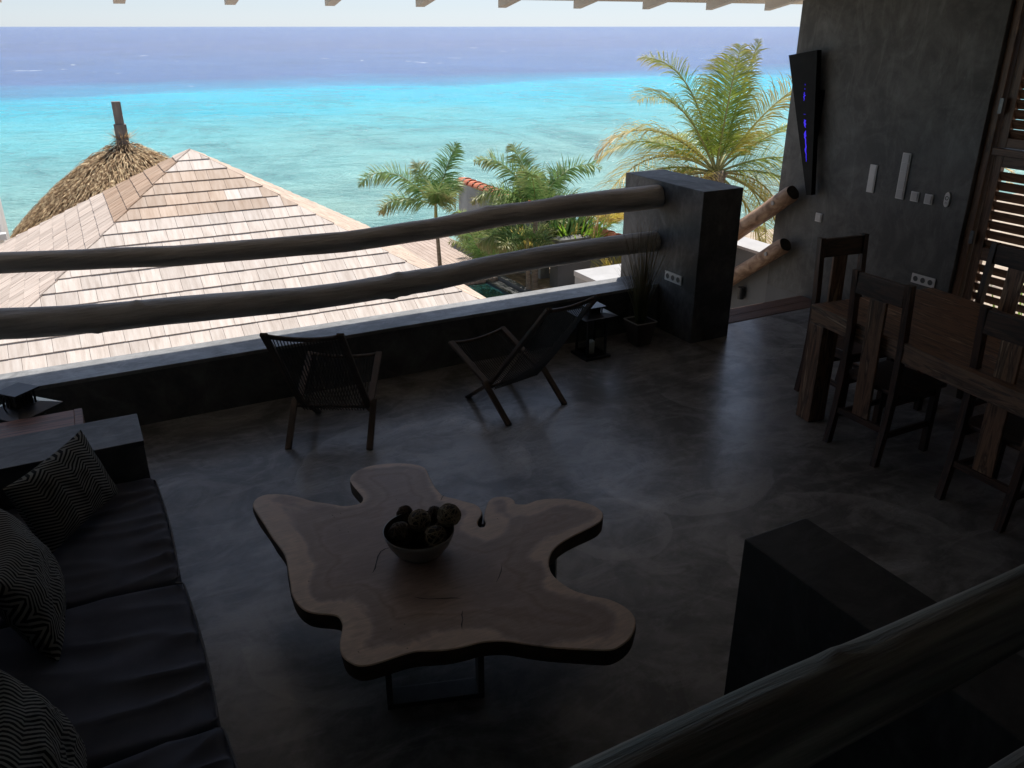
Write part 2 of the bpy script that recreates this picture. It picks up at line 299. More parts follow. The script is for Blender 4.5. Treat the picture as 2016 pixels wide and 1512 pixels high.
# ------------------------------------------------------------------ sea, ground
def sea():
    m, n, p, out = nodes('sea_water'); L = n.links
    g_ = n.nodes.new('ShaderNodeNewGeometry'); sp = n.nodes.new('ShaderNodeSeparateXYZ'); L.new(g_.outputs['Position'], sp.inputs[0])
    def mp(s, loc=(0, 0, 0)):
        q = n.nodes.new('ShaderNodeMapping'); q.inputs['Scale'].default_value = s; q.inputs['Location'].default_value = loc; L.new(g_.outputs['Position'], q.inputs[0]); return q.outputs[0]
    def mth(op, x, y):
        q = n.nodes.new('ShaderNodeMath'); q.operation = op
        for i, k in enumerate((x, y)):
            if isinstance(k, (int, float)): q.inputs[i].default_value = k
            else: L.new(k, q.inputs[i])
        return q.outputs[0]
    big = ntex(n, mp((1, 1, 1)), .035, 5, .6, .4)
    y = mth('ADD', sp.outputs[1], mth('MULTIPLY', mth('SUBTRACT', big.outputs[0], .5), 46))
    y = mth('ADD', y, mth('MULTIPLY', sp.outputs[0], .03))
    r = ramp(n, mth('DIVIDE', y, 400), [(.055, (.46, .74, .62)), (.1, (.36, .72, .66)), (.16, (.16, .68, .73)), (.21, (.015, .62, .8)), (.257, (.01, .58, .82)), (.277, (.04, .33, .6)), (.34, (.07, .16, .42)), (.8, (.085, .13, .34))])
    # coral patches on the sea bed
    pa = ntex(n, mp((1.0, .55, 1)), .13, 10, .7, .8); pr = ramp(n, pa.outputs[0], [(.47, g(0)), (.62, g(1))])
    pb = ntex(n, mp((1.0, .7, 1)), .8, 8, .72, .5); pbr = ramp(n, pb.outputs[0], [(.42, g(0)), (.7, g(1))])
    near = n.nodes.new('ShaderNodeMapRange'); near.inputs[1].default_value = 108; near.inputs[2].default_value = 60; near.inputs[3].default_value = .0; near.inputs[4].default_value = 1; L.new(y, near.inputs[0])
    fac = mth('MULTIPLY', mth('ADD', mth('MULTIPLY', pr.outputs[0], .5), mth('MULTIPLY', pbr.outputs[0], .26)), near.outputs[0])
    mx = n.nodes.new('ShaderNodeMix'); mx.data_type = 'RGBA'; L.new(fac, mx.inputs[0]); L.new(r.outputs[0], mx.inputs[6]); mx.inputs[7].default_value = (.06, .3, .32, 1)
    # wave-facet streaks and white sun sparkles, painted into the sea colour
    sw = ntex(n, mp((.8, .55, 1)), .05, 15, .82, .3); swr = ramp(n, sw.outputs[0], [(.36, g(.86)), (.62, g(1.16))])
    hv = n.nodes.new('ShaderNodeHueSaturation'); L.new(swr.outputs[0], hv.inputs['Value']); L.new(mx.outputs[2], hv.inputs['Color'])
    glint = ntex(n, mp((.5, .22, 1)), .35, 5, .72, .2); glint_r = ramp(n, glint.outputs[0], [(.66, g(0)), (.72, g(1))])
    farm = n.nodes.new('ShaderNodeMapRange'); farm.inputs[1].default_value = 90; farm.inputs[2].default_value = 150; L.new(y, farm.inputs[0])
    mx2 = n.nodes.new('ShaderNodeMix'); mx2.data_type = 'RGBA'; L.new(mth('MULTIPLY', glint_r.outputs[0], farm.outputs[0]), mx2.inputs[0]); L.new(hv.outputs[0], mx2.inputs[6]); mx2.inputs[7].default_value = (.8, .85, .9, 1)
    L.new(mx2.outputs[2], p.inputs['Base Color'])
    p.inputs['Roughness'].default_value = .14; p.inputs['IOR'].default_value = 1.33; p.inputs['Specular IOR Level'].default_value = .3
    w1 = ntex(n, mp((.6, 1.2, 1)), .35, 6, .65, .3); w2 = ntex(n, mp((1, 1.8, 1)), 2.2, 6, .7, .3)
    h = mth('ADD', mth('MULTIPLY', w1.outputs[0], 1.0), mth('MULTIPLY', w2.outputs[0], .22))
    b = n.nodes.new('ShaderNodeBump'); b.inputs['Strength'].default_value = 1.0; b.inputs['Distance'].default_value = 1.5
    L.new(h, b.inputs['Height']); L.new(b.outputs[0], p.inputs['Normal'])
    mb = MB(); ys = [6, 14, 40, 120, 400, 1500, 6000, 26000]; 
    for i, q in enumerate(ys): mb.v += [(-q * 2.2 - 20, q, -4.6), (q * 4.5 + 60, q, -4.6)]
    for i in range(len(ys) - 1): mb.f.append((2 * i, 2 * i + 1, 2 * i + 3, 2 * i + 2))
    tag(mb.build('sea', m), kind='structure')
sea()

# shore line in plan (x, y) and terrain falling below the sea
SH_PTS = [(-40, 34), (-12, 32.5), (-2.6, 31), (4.2, 27.6), (8.3, 25.3), (11.7, 25.1), (14.5, 24.6), (17.3, 24.3), (21.5, 23.8), (25, 23.5), (34, 24), (60, 24)]
def shore_y(x):
    for (a, b), (c, d) in zip(SH_PTS, SH_PTS[1:]):
        if a <= x <= c: return b + (d - b) * (x - a) / (c - a)
    return 30
def terrain():
    mb = MB(); nx, ny = 130, 90
    for j in range(ny + 1):
        for i in range(nx + 1):
            x = -40 + 100 * i / nx; y = -30 + 66 * j / ny
            d = shore_y(x) - y
            z = -3.72 if d > 4 else -3.72 - (4 - d) * .3
            z += .10 * noise.noise(Vector((x * .6, y * .6, 3))) if d < 6 else 0
            mb.v.append((x, y, max(z, -7)))
    for j in range(ny):
        for i in range(nx):
            a = j * (nx + 1) + i; mb.f.append((a, a + 1, a + nx + 2, a + nx + 1))
    tag(mb.build('ground', M_sand, smooth=True), kind='structure')
terrain()

# ------------------------------------------------------------------ the room: floor, walls, roof
FL_X0, FL_Y0 = -1.4, -2.6
fb = MB()
fb.box((FL_X0, FL_Y0, -.25), (6.1, 5.225, 0)); fb.box((FL_X0, 5.225, -.25), (4.9, 5.46, 0))
tag(fb.build('floor', M_floor), kind='structure')
fb = MB().box((FL_X0, FL_Y0, -3.7), (6.1, 5.5, -.252)); tag(fb.build('foundation', M_extdark), kind='structure')
# parapet
t = thing('parapet_wall', (1.5, 5.56, 0), 'low dark plastered parapet wall, its top coloured pale for skylight, running along the sea side', 'wall')
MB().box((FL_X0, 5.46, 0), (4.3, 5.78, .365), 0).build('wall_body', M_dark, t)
MB().box((FL_X0, 5.455, .366), (4.288, 5.785, .392), .004).build('coping', M_skylit_sill, t)  # same screed as the body; paler colour paints in skylight on the top
MB().box((FL_X0, 5.52, -3.7), (4.69, 5.78, -.003)).build('lower_wall', M_extdark, t)
MB().box((4.691, 5.515, -3.7), (6.1, 5.527, -.05)).build('lower_wall', M_extdark, t)
pm = MB().box((4.29, 4.985, 0), (4.69, 6.03, 1.25), .006).build('pillar_wall', M_dark, auto=True)
tag(pm, 'thick dark plastered pillar holding the ends of the two long log rails', 'pillar')
# decking strip at the top of the outside stairs
dk = thing('deck_strip', (5.4, 5.37, 0), 'two grooved brown decking boards between pillar and right wall', 'decking')
for k, (y0, y1) in enumerate(((5.228, 5.372), (5.38, 5.53))):
    mb = MB(); gx = 4.70; n_ = 13
    for i in range(60):
        xa = 4.705 + 1.39 * i / 60; mb.box((xa, y0, -.02), (xa + 1.39 * .6 / 60, y1, .006))
    mb.box((4.705, y0, -.04), (6.095, y1, -.001)); mb.build('board', M_deckin, dk)
# outside stair landing
st = thing('outside_stairs', (5.4, 6.6, -3.7), 'grey outside stairs going down beyond the decking', 'stairs')
for i in range(8):
    MB().box((4.75, 5.785 + i * .27, -3.7), (6.095, 6.055 + i * .27, -1.1 - i * .22)).build('step', M_dark, st)
# right wall with the switches
rw = thing('side_wall', (6.2, 5, 0), 'tall mottled dark grey plaster wall carrying white switches and the glowing panel', 'wall')
MB().box((6.1, 4.03, 0), (6.42, 6.0, 2.95), .004).build('wall_body', M_wall, rw)
MB().box((6.1, FL_Y0, 0), (6.42, 1.2, 3.6)).build('wall_body', M_wall, rw)
MB().box((6.1, 1.2, 2.62), (6.42, 4.03, 3.3)).build('lintel', M_wall, rw)
MB().box((6.103, FL_Y0, -3.7), (6.42, 6.0, -.001)).build('lower_wall', M_extdark, rw)
lw = thing('stair_side_wall', (6.2, 7.5, -3.7), 'low grey wall with white coping beside the outside stairs', 'wall')
MB().box((6.105, 6.003, -3.7), (6.4, 8.0, .27)).build('wall_body', M_extdark, lw)
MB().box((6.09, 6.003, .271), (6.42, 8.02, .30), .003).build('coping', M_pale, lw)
# wall lamp on it
lamp = thing('wall_lamp', (6.07, 6.31, -.2), 'small black cylinder wall lamp low on the stair side wall', 'lamp')
MB().lathe([(0, 0), (.036, 0), (.036, .125), (.03, .125), (.03, .118), (0, .118)], (6.06, 6.31, -.24), 20).build('lamp_body', M_steel, lamp)
MB().box((6.085, 6.29, -.21), (6.105, 6.33, -.15)).build('bracket', M_steel, lamp)
MB().lathe([(0, .119), (.028, .119)], (6.06, 6.31, -.24), 20).build('lens', M_rim, lamp)
# unseen walls closing the dark room, kept white to bounce light
bw = tag(MB().box((FL_X0 - .2, FL_Y0 - .2, -.2), (6.42, FL_Y0, 4.6)).build('back_wall', M_white, auto=True), 'white back wall of the open living room', 'wall')
lw2 = tag(MB().box((FL_X0 - .2, FL_Y0, -.2), (FL_X0, 5.46, 4.4)).build('left_wall', M_white, auto=True), 'white wall behind the sofa', 'wall')

# roof: boards on rafters, rising inwards
rf = thing('terrace_roof', (2.5, 2, 2.7), 'white painted rafters under the boarded roof edge at the top of the picture', 'roof')
SL = math.tan(R(11))
def roofz(y): return 2.552 + (6.35 - y) * SL
mb = MB()
ys0, ys1 = 6.55, FL_Y0 - .3
for (xa, xb) in ((-1.8, 7.0),):
    z0 = roofz(ys0) + .105; z1 = roofz(ys1) + .105
    vs = [(xa, ys0, z0), (xb, ys0, z0), (xb, ys1, z1), (xa, ys1, z1), (xa, ys0, z0 + .09), (xb, ys0, z0 + .09), (xb, ys1, z1 + .09), (xa, ys1, z1 + .09)]
    mb.add(vs, [(0, 1, 2, 3), (7, 6, 5, 4), (0, 4, 5, 1), (1, 5, 6, 2), (2, 6, 7, 3), (3, 7, 4, 0)])
mb.build('roof_deck', M_ceil, rf)
proto = None
for k in range(-3, 8):
    x = 1.13 + .692 * k + .035
    mb = MB(); a = 6.34; b = -2.55
    vs = []
    for y in (a, b):
        for dx in (-.035, .035):
            for dz in (0, .1): vs.append((x + dx, y, roofz(y) + dz))
    mb.add(vs, [(0, 1, 3, 2), (4, 6, 7, 5), (0, 4, 5, 1), (2, 3, 7, 6), (0, 2, 6, 4), (1, 5, 7, 3)])
    if x < 6.95: mb.build('rafter', M_raft, rf)

# ------------------------------------------------------------------ log rails
def interp(tab, x):
    if x <= tab[0][0]: return tab[0][1:]
    for a, b in zip(tab, tab[1:]):
        if x <= b[0]:
            t_ = (x - a[0]) / (b[0] - a[0]); return [p + (q - p) * t_ for p, q in zip(a[1:], b[1:])]
    return tab[-1][1:]
def logrod(tab, y, x0, x1, seed, n=260, amp=.07):
    kr = random.Random(seed); kn = [(kr.uniform(x0, x1), kr.uniform(0, 6.28), kr.uniform(.025, .05), kr.uniform(.08, .2)) for _ in range(16)]
    def knot(x, a): return sum(h * math.exp(-((x - kx) / w__) ** 2 - (((a - ka + pi) % (2 * pi) - pi) / .38) ** 2) for kx, ka, w__, h in kn if abs(x - kx) < .2)
    pts, rad = [], []
    for i in range(n + 1):
        x = x0 + (x1 - x0) * i / n; z, r = interp(tab, x)
        pts.append((x, y + .012 * noise.noise(Vector((x * 1.1, seed, 0))), z + .008 * noise.noise(Vector((x * 2, seed, 5))))); rad.append(r)
    return MB().tube(pts, rad, 36, fn=lambda i, a: 1 + knot(pts[i][0], a) + amp * noise.noise(Vector((pts[i][0] * 1.8, cos(a) * 1.3 + seed, sin(a) * 1.3))) + .018 * noise.noise(Vector((pts[i][0] * 7, cos(a) * 4 + seed, sin(a) * 4))))
TOPT = [(-1.4, 1.19, .062), (-.469, 1.148, .062), (.494, 1.073, .065), (1.586, 1.042, .071), (2.256, 1.06, .075), (2.884, 1.103, .083), (3.473, 1.118, .091), (4.2, 1.117, .096)]
LOWT = [(-1.4, .80, .1), (-.547, .786, .094), (-.003, .735, .093), (.44, .718, .09), (1.281, .673, .083), (1.555, .67, .082), (2.24, .683, .086), (2.883, .722, .083), (3.188, .738, .085), (4.1, .745, .086)]
tag(logrod(TOPT, 5.56, -1.39, 4.31, 1).build('log_rail', M_log, smooth=True, auto=True), 'upper long weathered log rail above the parapet', 'log rail', 'log rails above the parapet')
tag(logrod(LOWT, 5.56, -1.39, 4.31, 9).build('log_rail', M_log, smooth=True, auto=True), 'lower thicker wavy log rail above the parapet', 'log rail', 'log rails above the parapet')
def sloping(y, z, r, label, seed):
    o = thing('stair_log_rail', (5.98, y, z), label, 'log rail', 'log rails bolted to the side wall')
    d = Vector((0, .80, -.6)).normalized(); p0 = Vector((5.985, y, z))
    n = 60; L = 2.6; pts = [p0 + d * L * i / n + Vector((.01 * noise.noise(Vector((i * .12, seed, 0))), 0, .012 * noise.noise(Vector((i * .15, seed, 4))))) for i in range(n + 1)]
    rad = [r * (1.08 - .1 * i / n - (.16 if i == 0 else 0)) for i in range(n + 1)]
    mb = MB().tube(pts, rad, 24, fn=lambda i, a: 1 + .1 * noise.noise(Vector((i * .1, cos(a) * 1.3 + seed, sin(a) * 1.3))))
    mb.f = [f for f in mb.f if len(f) == 4 or f[0] > 30]
    mb.build('log_body', M_log2, o, smooth=True)
    MB().tube([pts[0] - d * .001, pts[0] + d * .01], [r * .91, r * .9], 24, fn=lambda i, a: 1 + .1 * noise.noise(Vector((0, cos(a) * 1.3 + seed, sin(a) * 1.3)))).build('end_grain', M_logend, o)
    b = p0 + d * .2 + Vector((-r * 1.02, 0, 0))
    MB().tube([b, b + Vector((-.012, 0, 0))], .02, 14).build('bolt', M_rim, o, smooth=False)
sloping(5.70, .985, .077, 'upper peeled brown log rail bolted to the side wall', 3)
sloping(5.71, .485, .074, 'lower peeled brown log rail bolted to the side wall', 8)
# foreground stair rail
n_ = 70
pts = [(.1 + 2.2 * i / n_, .50, 1.674 - .030 * max(-.6, 1.05 - (.1 + 2.2 * i / n_)) + .006 * sin(i * .16)) for i in range(n_ + 1)]
rad = [.051 + .004 * sin(i * .1 + 1) for i in range(n_ + 1)]
def fgf(i, a):
    k = 1 + .07 * noise.noise(Vector((pts[i][0] * 4, cos(a) * 1.5, sin(a) * 1.5))) + .03 * noise.noise(Vector((pts[i][0] * 3, cos(a) * 6, sin(a) * 6)))
    d = (pts[i][0] - .74) / .025; e = (a - 4.3) / .28
    return k + .16 * math.exp(-d * d - e * e) - .12 * math.exp(-((d - 1.3) ** 2) - ((e - .5) ** 2))
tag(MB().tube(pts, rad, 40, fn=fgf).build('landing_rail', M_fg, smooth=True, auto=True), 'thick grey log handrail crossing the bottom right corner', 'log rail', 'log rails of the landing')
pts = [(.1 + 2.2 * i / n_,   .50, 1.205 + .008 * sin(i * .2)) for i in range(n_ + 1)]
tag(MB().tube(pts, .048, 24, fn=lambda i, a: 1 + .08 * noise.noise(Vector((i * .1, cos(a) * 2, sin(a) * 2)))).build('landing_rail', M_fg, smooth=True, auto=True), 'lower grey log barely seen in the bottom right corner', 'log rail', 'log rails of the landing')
tag(MB().box((-1.4, -2.6, .62), (6.1, .3, .8), 0).build('mezzanine_floor', M_dark), kind='structure')
tag(MB().box((2.3, .62, 0), (3.2, 1.09, .4), .006).build('concrete_step', M_armtop, auto=True), 'grey concrete step in the dark corner below the handrail', 'step')
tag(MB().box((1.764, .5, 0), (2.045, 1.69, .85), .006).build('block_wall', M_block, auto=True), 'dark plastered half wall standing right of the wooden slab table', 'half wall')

# ------------------------------------------------------------------ glowing wall panel
M_panel = mat('black_panel', [(.3, g(.006)), (.7, g(.012))], ns=10, rough=.6, bump=.05, spec=.12)
pn = thing('wall_light_panel', (6.03, 5.7, 1.0), 'black wedge shaped wall panel with a jagged blue glowing crack', 'wall lamp')
poly = [(5.985, 2.178), (5.655, 2.23), (5.49, .994), (5.548, .985)]
vs = [(5.995, y, z) for y, z in poly] + [(6.05, y, z) for y, z in poly]
mb = MB().add(vs, [(0, 3, 2, 1), (4, 5, 6, 7), (0, 1, 5, 4), (1, 2, 6, 5), (2, 3, 7, 6), (3, 0, 4, 7)]); mb.build('panel', M_panel, pn)
MB().box((6.051, 5.60, 1.5), (6.099, 5.72, 1.9)).build('mount', M_panel, pn)
M_blue, n, p, out = nodes('blue_glow'); p.inputs['Base Color'].default_value = (.02, .02, .3, 1); p.inputs['Emission Color'].default_value = (.045, .015, .85, 1); p.inputs['Emission Strength'].default_value = .42
def at_x(u, v, X):
    r = ray(u, v); return Vector((0, 0, CAMH)) + r * (X / r.x)
def crack(seq):
    mb = MB(); b = 0
    ps = [(at_x(1530 + x / 3.978 - w_ / 7.95, 80 + y / 3.978, 5.993), at_x(1530 + x / 3.978 + w_ / 7.95, 80 + y / 3.978, 5.993)) for x, y, w_ in seq]
    for a, c in ps: mb.v += [tuple(a), tuple(c)]
    for i in range(len(ps) - 1): mb.f.append((2 * i, 2 * i + 1, 2 * i + 3, 2 * i + 2))
    # thickness
    k = len(mb.v); mb.v += [(5.996, q[1], q[2]) for q in mb.v]
    for i in range(len(ps) - 1): mb.f += [(2 * i, 2 * i + 2, k + 2 * i + 2, k + 2 * i), (2 * i + 1, k + 2 * i + 1, k + 2 * i + 3, 2 * i + 3)]
    mb.build('glowing_crack', M_blue, pn)
crack([(219, 338, 1), (219, 345, 3), (220, 350, 1)]); crack([(216, 372, 1), (217, 379, 3), (217, 384, 1)])
crack([(212, 402, 2), (214, 412, 6), (208, 420, 4), (218, 428, 12), (208, 440, 7), (212, 455, 4), (208, 472, 2)])
crack([(206, 577, 3), (213, 575, 8), (221, 580, 2)])
crack([(212, 618, 6), (219, 626, 14), (214, 640, 12), (219, 655, 16), (216, 668, 8), (222, 682, 3)])
crack([(224, 704, 2), (219, 718, 10), (217, 732, 16), (220, 748, 16), (216, 760, 10), (222, 772, 8), (222, 800, 6), (226, 832, 8), (221, 850, 12), (222, 872, 8), (227, 890, 5), (226, 915, 4), (228, 935, 3), (226, 950, 1)])

# ------------------------------------------------------------------ switches and sockets
def plate_on_x(name, y0, y1, z0, z1, label, cat, cells, axis, kind, group=None, X=6.1):
    o = thing(name, (X, (y0 + y1) / 2, z0), label, cat, group)
    MB().box((X - .010, y0, z0), (X - .0005, y1, z1), .003).build('cover_plate', M_plas, o)
    n = cells
    for i in range(n):
        if axis == 'z':
            a = z0 + .006 + (z1 - z0 - .012) * i / n; b = z0 + .006 + (z1 - z0 - .012) * (i + 1) / n
            ya, yb = y0 + .008, y1 - .008
        else:
            a, b = z0 + .008, z1 - .008
            ya = y0 + .006 + (y1 - y0 - .012) * i / n; yb = y0 + .006 + (y1 - y0 - .012) * (i + 1) / n
        ya, yb, a, b = ya + .002, yb - .002, a + .002, b - .002
        k = kind if isinstance(kind, str) else kind[i]
        if k == 'rocker':
            MB().box((X - .016, ya, a), (X - .0105, yb, b), .002).build('rocker', M_plas2, o)
        elif k == 'button':
            MB().box((X - .014, ya, a), (X - .0105, yb, b), .002).build('button', M_plas, o)
        else:
            cy, cz = (ya + yb) / 2, (a + b) / 2; r = min(yb - ya, b - a) / 2 * .86
            M = Matrix.Translation((X - .0105, cy, cz)) @ Matrix.Rotation(-pi / 2, 4, 'Y')
            mb = MB().lathe([(r, 0), (r, .003), (r * .9, .003), (r * .86, -.0)], (0, 0, 0), 24); mb.v = [tuple(M @ Vector(q)) for q in mb.v]; mb.build('socket_ring', M_plas, o)
            mb = MB().lathe([(r * .87, .0012), (.0, .0012)], (0, 0, 0), 24); mb.v = [tuple(M @ Vector(q)) for q in mb.v]; mb.build('socket_recess', M_hole, o)
    return o
plate_on_x('light_switch', 5.415, 5.49, .745, .825, 'single white light switch nearest the log rails', 'light switch', 1, 'z', 'rocker')
plate_on_x('light_switch', 4.90, 4.975, 1.10, 1.335, 'pale three gang switch strip with printed labels left of the longer one', 'light switch', 3, 'z', 'button')
plate_on_x('light_switch', 4.595, 4.675, 1.095, 1.468, 'long vertical five gang white switch strip', 'light switch', 5, 'z', 'rocker')
plate_on_x('light_switch', 4.455, 4.53, 1.098, 1.178, 'square white switch just right of the long switch strip', 'light switch', 1, 'z', 'rocker')
plate_on_x('light_switch', 4.325, 4.40, 1.098, 1.178, 'square white switch next to the remote control holder', 'light switch', 1, 'z', 'rocker')
plate_on_x('wall_socket', 4.155, 4.375, .445, .525, 'white triple socket on the side wall behind the dining table', 'socket', 3, 'y', 'socket')
# socket on the pillar (faces -X)
plate_on_x('wall_socket', 5.155, 5.375, .455, .535, 'white triple socket low on the dark pillar beside the potted reeds', 'socket', 3, 'y', 'socket', X=4.29)
# remote control on the wall
rc = thing('remote_control', (6.09, 4.2, 1.1), 'small rounded white remote control in its wall holder by the shutters', 'remote control')
mb = MB()
prof = []
for k in range(24):
    a = 2 * pi * k / 24; prof.append((.024 * cos(a), .042 * sin(a) * (1.0) + (.018 if sin(a) > 0 else -.018)))
vs = [(6.099, 4.2 + p_, 1.163 + q) for p_, q in prof] + [(6.086, 4.2 + p_ * .95, 1.163 + q * .97) for p_, q in prof]
mb.add(vs, [(k, (k + 1) % 24, 24 + (k + 1) % 24, 24 + k) for k in range(24)] + [tuple(range(24, 48))]); mb.build('remote_body', M_plas, rc)
M = Matrix.Translation((6.086, 4.2, 1.175)) @ Matrix.Rotation(-pi / 2, 4, 'Y')
mb = MB().lathe([(.016, 0), (.016, .002), (.011, .002), (.011, 0)], (0, 0, 0), 20); mb.v = [tuple(M @ Vector(q)) for q in mb.v]; mb.build('dial_ring', M_hole, rc)
for dy in (-.007, .007): MB().box((6.083, 4.2 + dy - .004, 1.128), (6.0865, 4.2 + dy + .004, 1.145), .001).build('button', M_plas2, rc)

# ------------------------------------------------------------------ louvred doors in the right wall
DX = 6.2
fr = thing('door_frame', (DX, 2.6, 0), 'dark hardwood frame round the louvred terrace doors', 'door frame')
MB().box((DX - .06, 3.965, 0), (DX + .08, 4.028, 2.62), .004).build('jamb', M_door, fr)
MB().box((DX - .06, 1.2, 0), (DX + .08, 1.26, 2.62), .004).build('jamb', M_door, fr)
MB().box((DX - .05, 1.26, 1.535), (DX + .07, 3.963, 1.585), .004).build('transom', M_doory, fr)
def louvre_leaf(y1, y0, zlo, zhi, regions, label):
    o = thing('louvred_shutter', (DX, (y0 + y1) / 2, zlo), label, 'shutter', 'louvred shutters in the side doorway')
    sw = .075
    MB().box((DX - .02, y1 - sw, zlo), (DX + .025, y1, zhi), .003).build('stile', M_door, o)
    MB().box((DX - .02, y0, zlo), (DX + .025, y0 + sw, zhi), .003).build('stile', M_door, o)
    edges = [zlo] + [z for r_ in regions for z in r_] + [zhi]
    for a, b in zip(edges[::2], edges[1::2]):
        MB().box((DX - .019, y0 + sw + .001, a), (DX + .024, y1 - sw - .001, b), .003).build('cross_rail', M_doory, o)
    for za, zb in regions:
        k = int((zb - za) / .069)
        for i in range(k):
            z = za + .03 + (zb - za - .02) * i / k
            M = Matrix.Translation((DX, 0, z)) @ Matrix.Rotation(R(60), 4, 'Y')
            MB().box((-.038, y0 + sw, -.004), (.038, y1 - sw, .004), .0, M).build('slat', M_doory, o)
    return o
for (y1, y0, nm) in ((3.955, 3.07, 'leftmost'), (3.06, 2.17, 'middle'), (2.16, 1.27, 'right hand')):
    louvre_leaf(y1, y0, .02, 1.53, [(.12, .74), (.84, 1.45)], nm + ' lower louvred shutter of dark hardwood letting bright strips through')
    louvre_leaf(y1, y0, 1.59, 2.6, [(1.66, 2.52)], nm + ' upper louvred shutter of dark hardwood above the transom')
hb = tag(MB().box((DX - .075, 3.94, .86), (DX - .061, 3.972, .96), .002).build('hinge', M_steelg, auto=True), 'steel hinge on the lower part of the door frame', 'hinge', 'hinges on the door frame')
hb2 = tag(MB().box((DX - .075, 3.94, 1.83), (DX - .061, 3.972, 1.94), .002).build('hinge', M_steelg, auto=True), 'steel hinge on the upper part of the door frame', 'hinge', 'hinges on the door frame')

# ------------------------------------------------------------------ dining table and chairs
TR = -6.5
tb = thing('dining_table', (4.05, 3.575, 0), 'heavy dark striped hardwood dining table', 'table', rz=R(TR))
W_, L_, HT = 1.02, 2.25, .785
# local frame: x along short side, -y towards the back of the room
def at_local(mb, name, m, parent):        # verts already local to a rotated parent
    me = bpy.data.meshes.new(name); me.from_pydata([tuple(p) for p in mb.v], [], mb.f); me.update(); me.materials.append(m)
    o = bpy.data.objects.new(name, me); link(o, parent); return o
nb = 7
for i in range(nb):
    x0 = .0 + (W_) * i / nb; x1 = (W_) * (i + 1) / nb - .0015
    at_local(MB().box((x0, -L_, HT - .03), (x1, 0, HT + random.uniform(-.0006, .0006)), .0015), 'table_board', M_shy, tb)
for (a, b, c, d, mm) in ((.004, -L_ + .004, .05, -.004, M_shy), (W_ - .05, -L_ + .004, W_ - .004, -.004, M_shy)):
    at_local(MB().box((a, b, HT - .115), (c, d, HT - .031), .002), 'apron', mm, tb)
for (a, b, c, d) in ((.052, -.05, W_ - .052, -.004), (.052, -L_ + .004, W_ - .052, -L_ + .05)):
    at_local(MB().box((a, b, HT - .115), (c, d, HT - .031), .002), 'apron', M_shx, tb)
for x in (.0025, W_ - .132):
    for y in (-.1325, -L_ + .0025):
        at_local(MB().box((x, y, 0), (x + .13, y + .13, HT - .1165), .004), 'leg', M_shz, tb)

def dining_chair():
    o = thing('dining_chair', (0, 0, 0), 'x', 'chair')
    w = .40; HB = 1.12        # back at y=0, seat towards +y
    for s in (-1, 1):
        mb = MB(); x = s * (w / 2 - .019)
        prof = [(-.045, 0), (-.012, .25), (0, .45), (-.004, .75), (-.035, HB)]
        vs = []
        for y, z in prof:
            for dx in (-.019, .019):
                for dy in (-.021, .021): vs.append((x + dx, y + dy, z))
        fs = []
        for i in range(len(prof) - 1):
            a = i * 4; b = a + 4
            fs += [(a, a + 1, b + 1, b), (a + 1, a + 3, b + 3, b + 1), (a + 3, a + 2, b + 2, b + 3), (a + 2, a, b, b + 2)]
        fs += [(0, 2, 3, 1), (16, 17, 19, 18)]
        mb.add(vs, fs); mb.build('back_post', M_sdz, o)
        MB().box((x - .019, .37, 0), (x + .019, .41, .43), .002).build('leg', M_sdz, o)
        MB().beam((x, .0, .19), (x, .372, .19), .022, .035).build('side_stretcher', M_sdy, o)
        MB().beam((x, .01, .405), (x, .372, .405), .022, .05).build('seat_rail', M_sdy, o)
    MB().add([(sx * .1605, -.012 + dy, z) for z in (.965,) for dy in (0,) for sx in (-1,)], [])
    MB().box((-.160, -.048, .985), (.160, -.018, 1.112), .004).build('top_rail', M_sdx, o)
    MB().beam((0, -.036, .984), (0, -.012, .245), .115, .02, up=(0, 1, 0)).build('back_slat', M_shz, o)
    MB().box((-.160, -.028, .205), (.160, -.002, .243), .002).build('rear_stretcher', M_sdx, o)
    MB().box((-.160, .376, .38), (.160, .402, .43), .002).build('front_rail', M_sdx, o)
    MB().box((-.215, .022, .431), (.215, .435, .458), .006).build('seat', M_sdx, o)
    return o
proto = dining_chair()
CH = [((3.985, 3.01), -90, 'dining chair with its back to the camera nearest the table corner'),
      ((4.0, 2.22), -92, 'dining chair with its back to the camera cut by the right edge of the picture'),
      ((4.545, 3.80), 173, 'dining chair at the sea end of the table in front of the plaster wall'),
      ((5.24, 3.05), 88, 'dining chair on the far side of the table against the louvred shutters')]
for i, ((x, y), a, lab) in enumerate(CH):
    c = proto if i == 0 else copy_tree(proto)
    c.location = (x, y, 0); c.rotation_euler = (0, 0, R(a)); tag(c, lab, 'chair', 'dining chairs round the table')

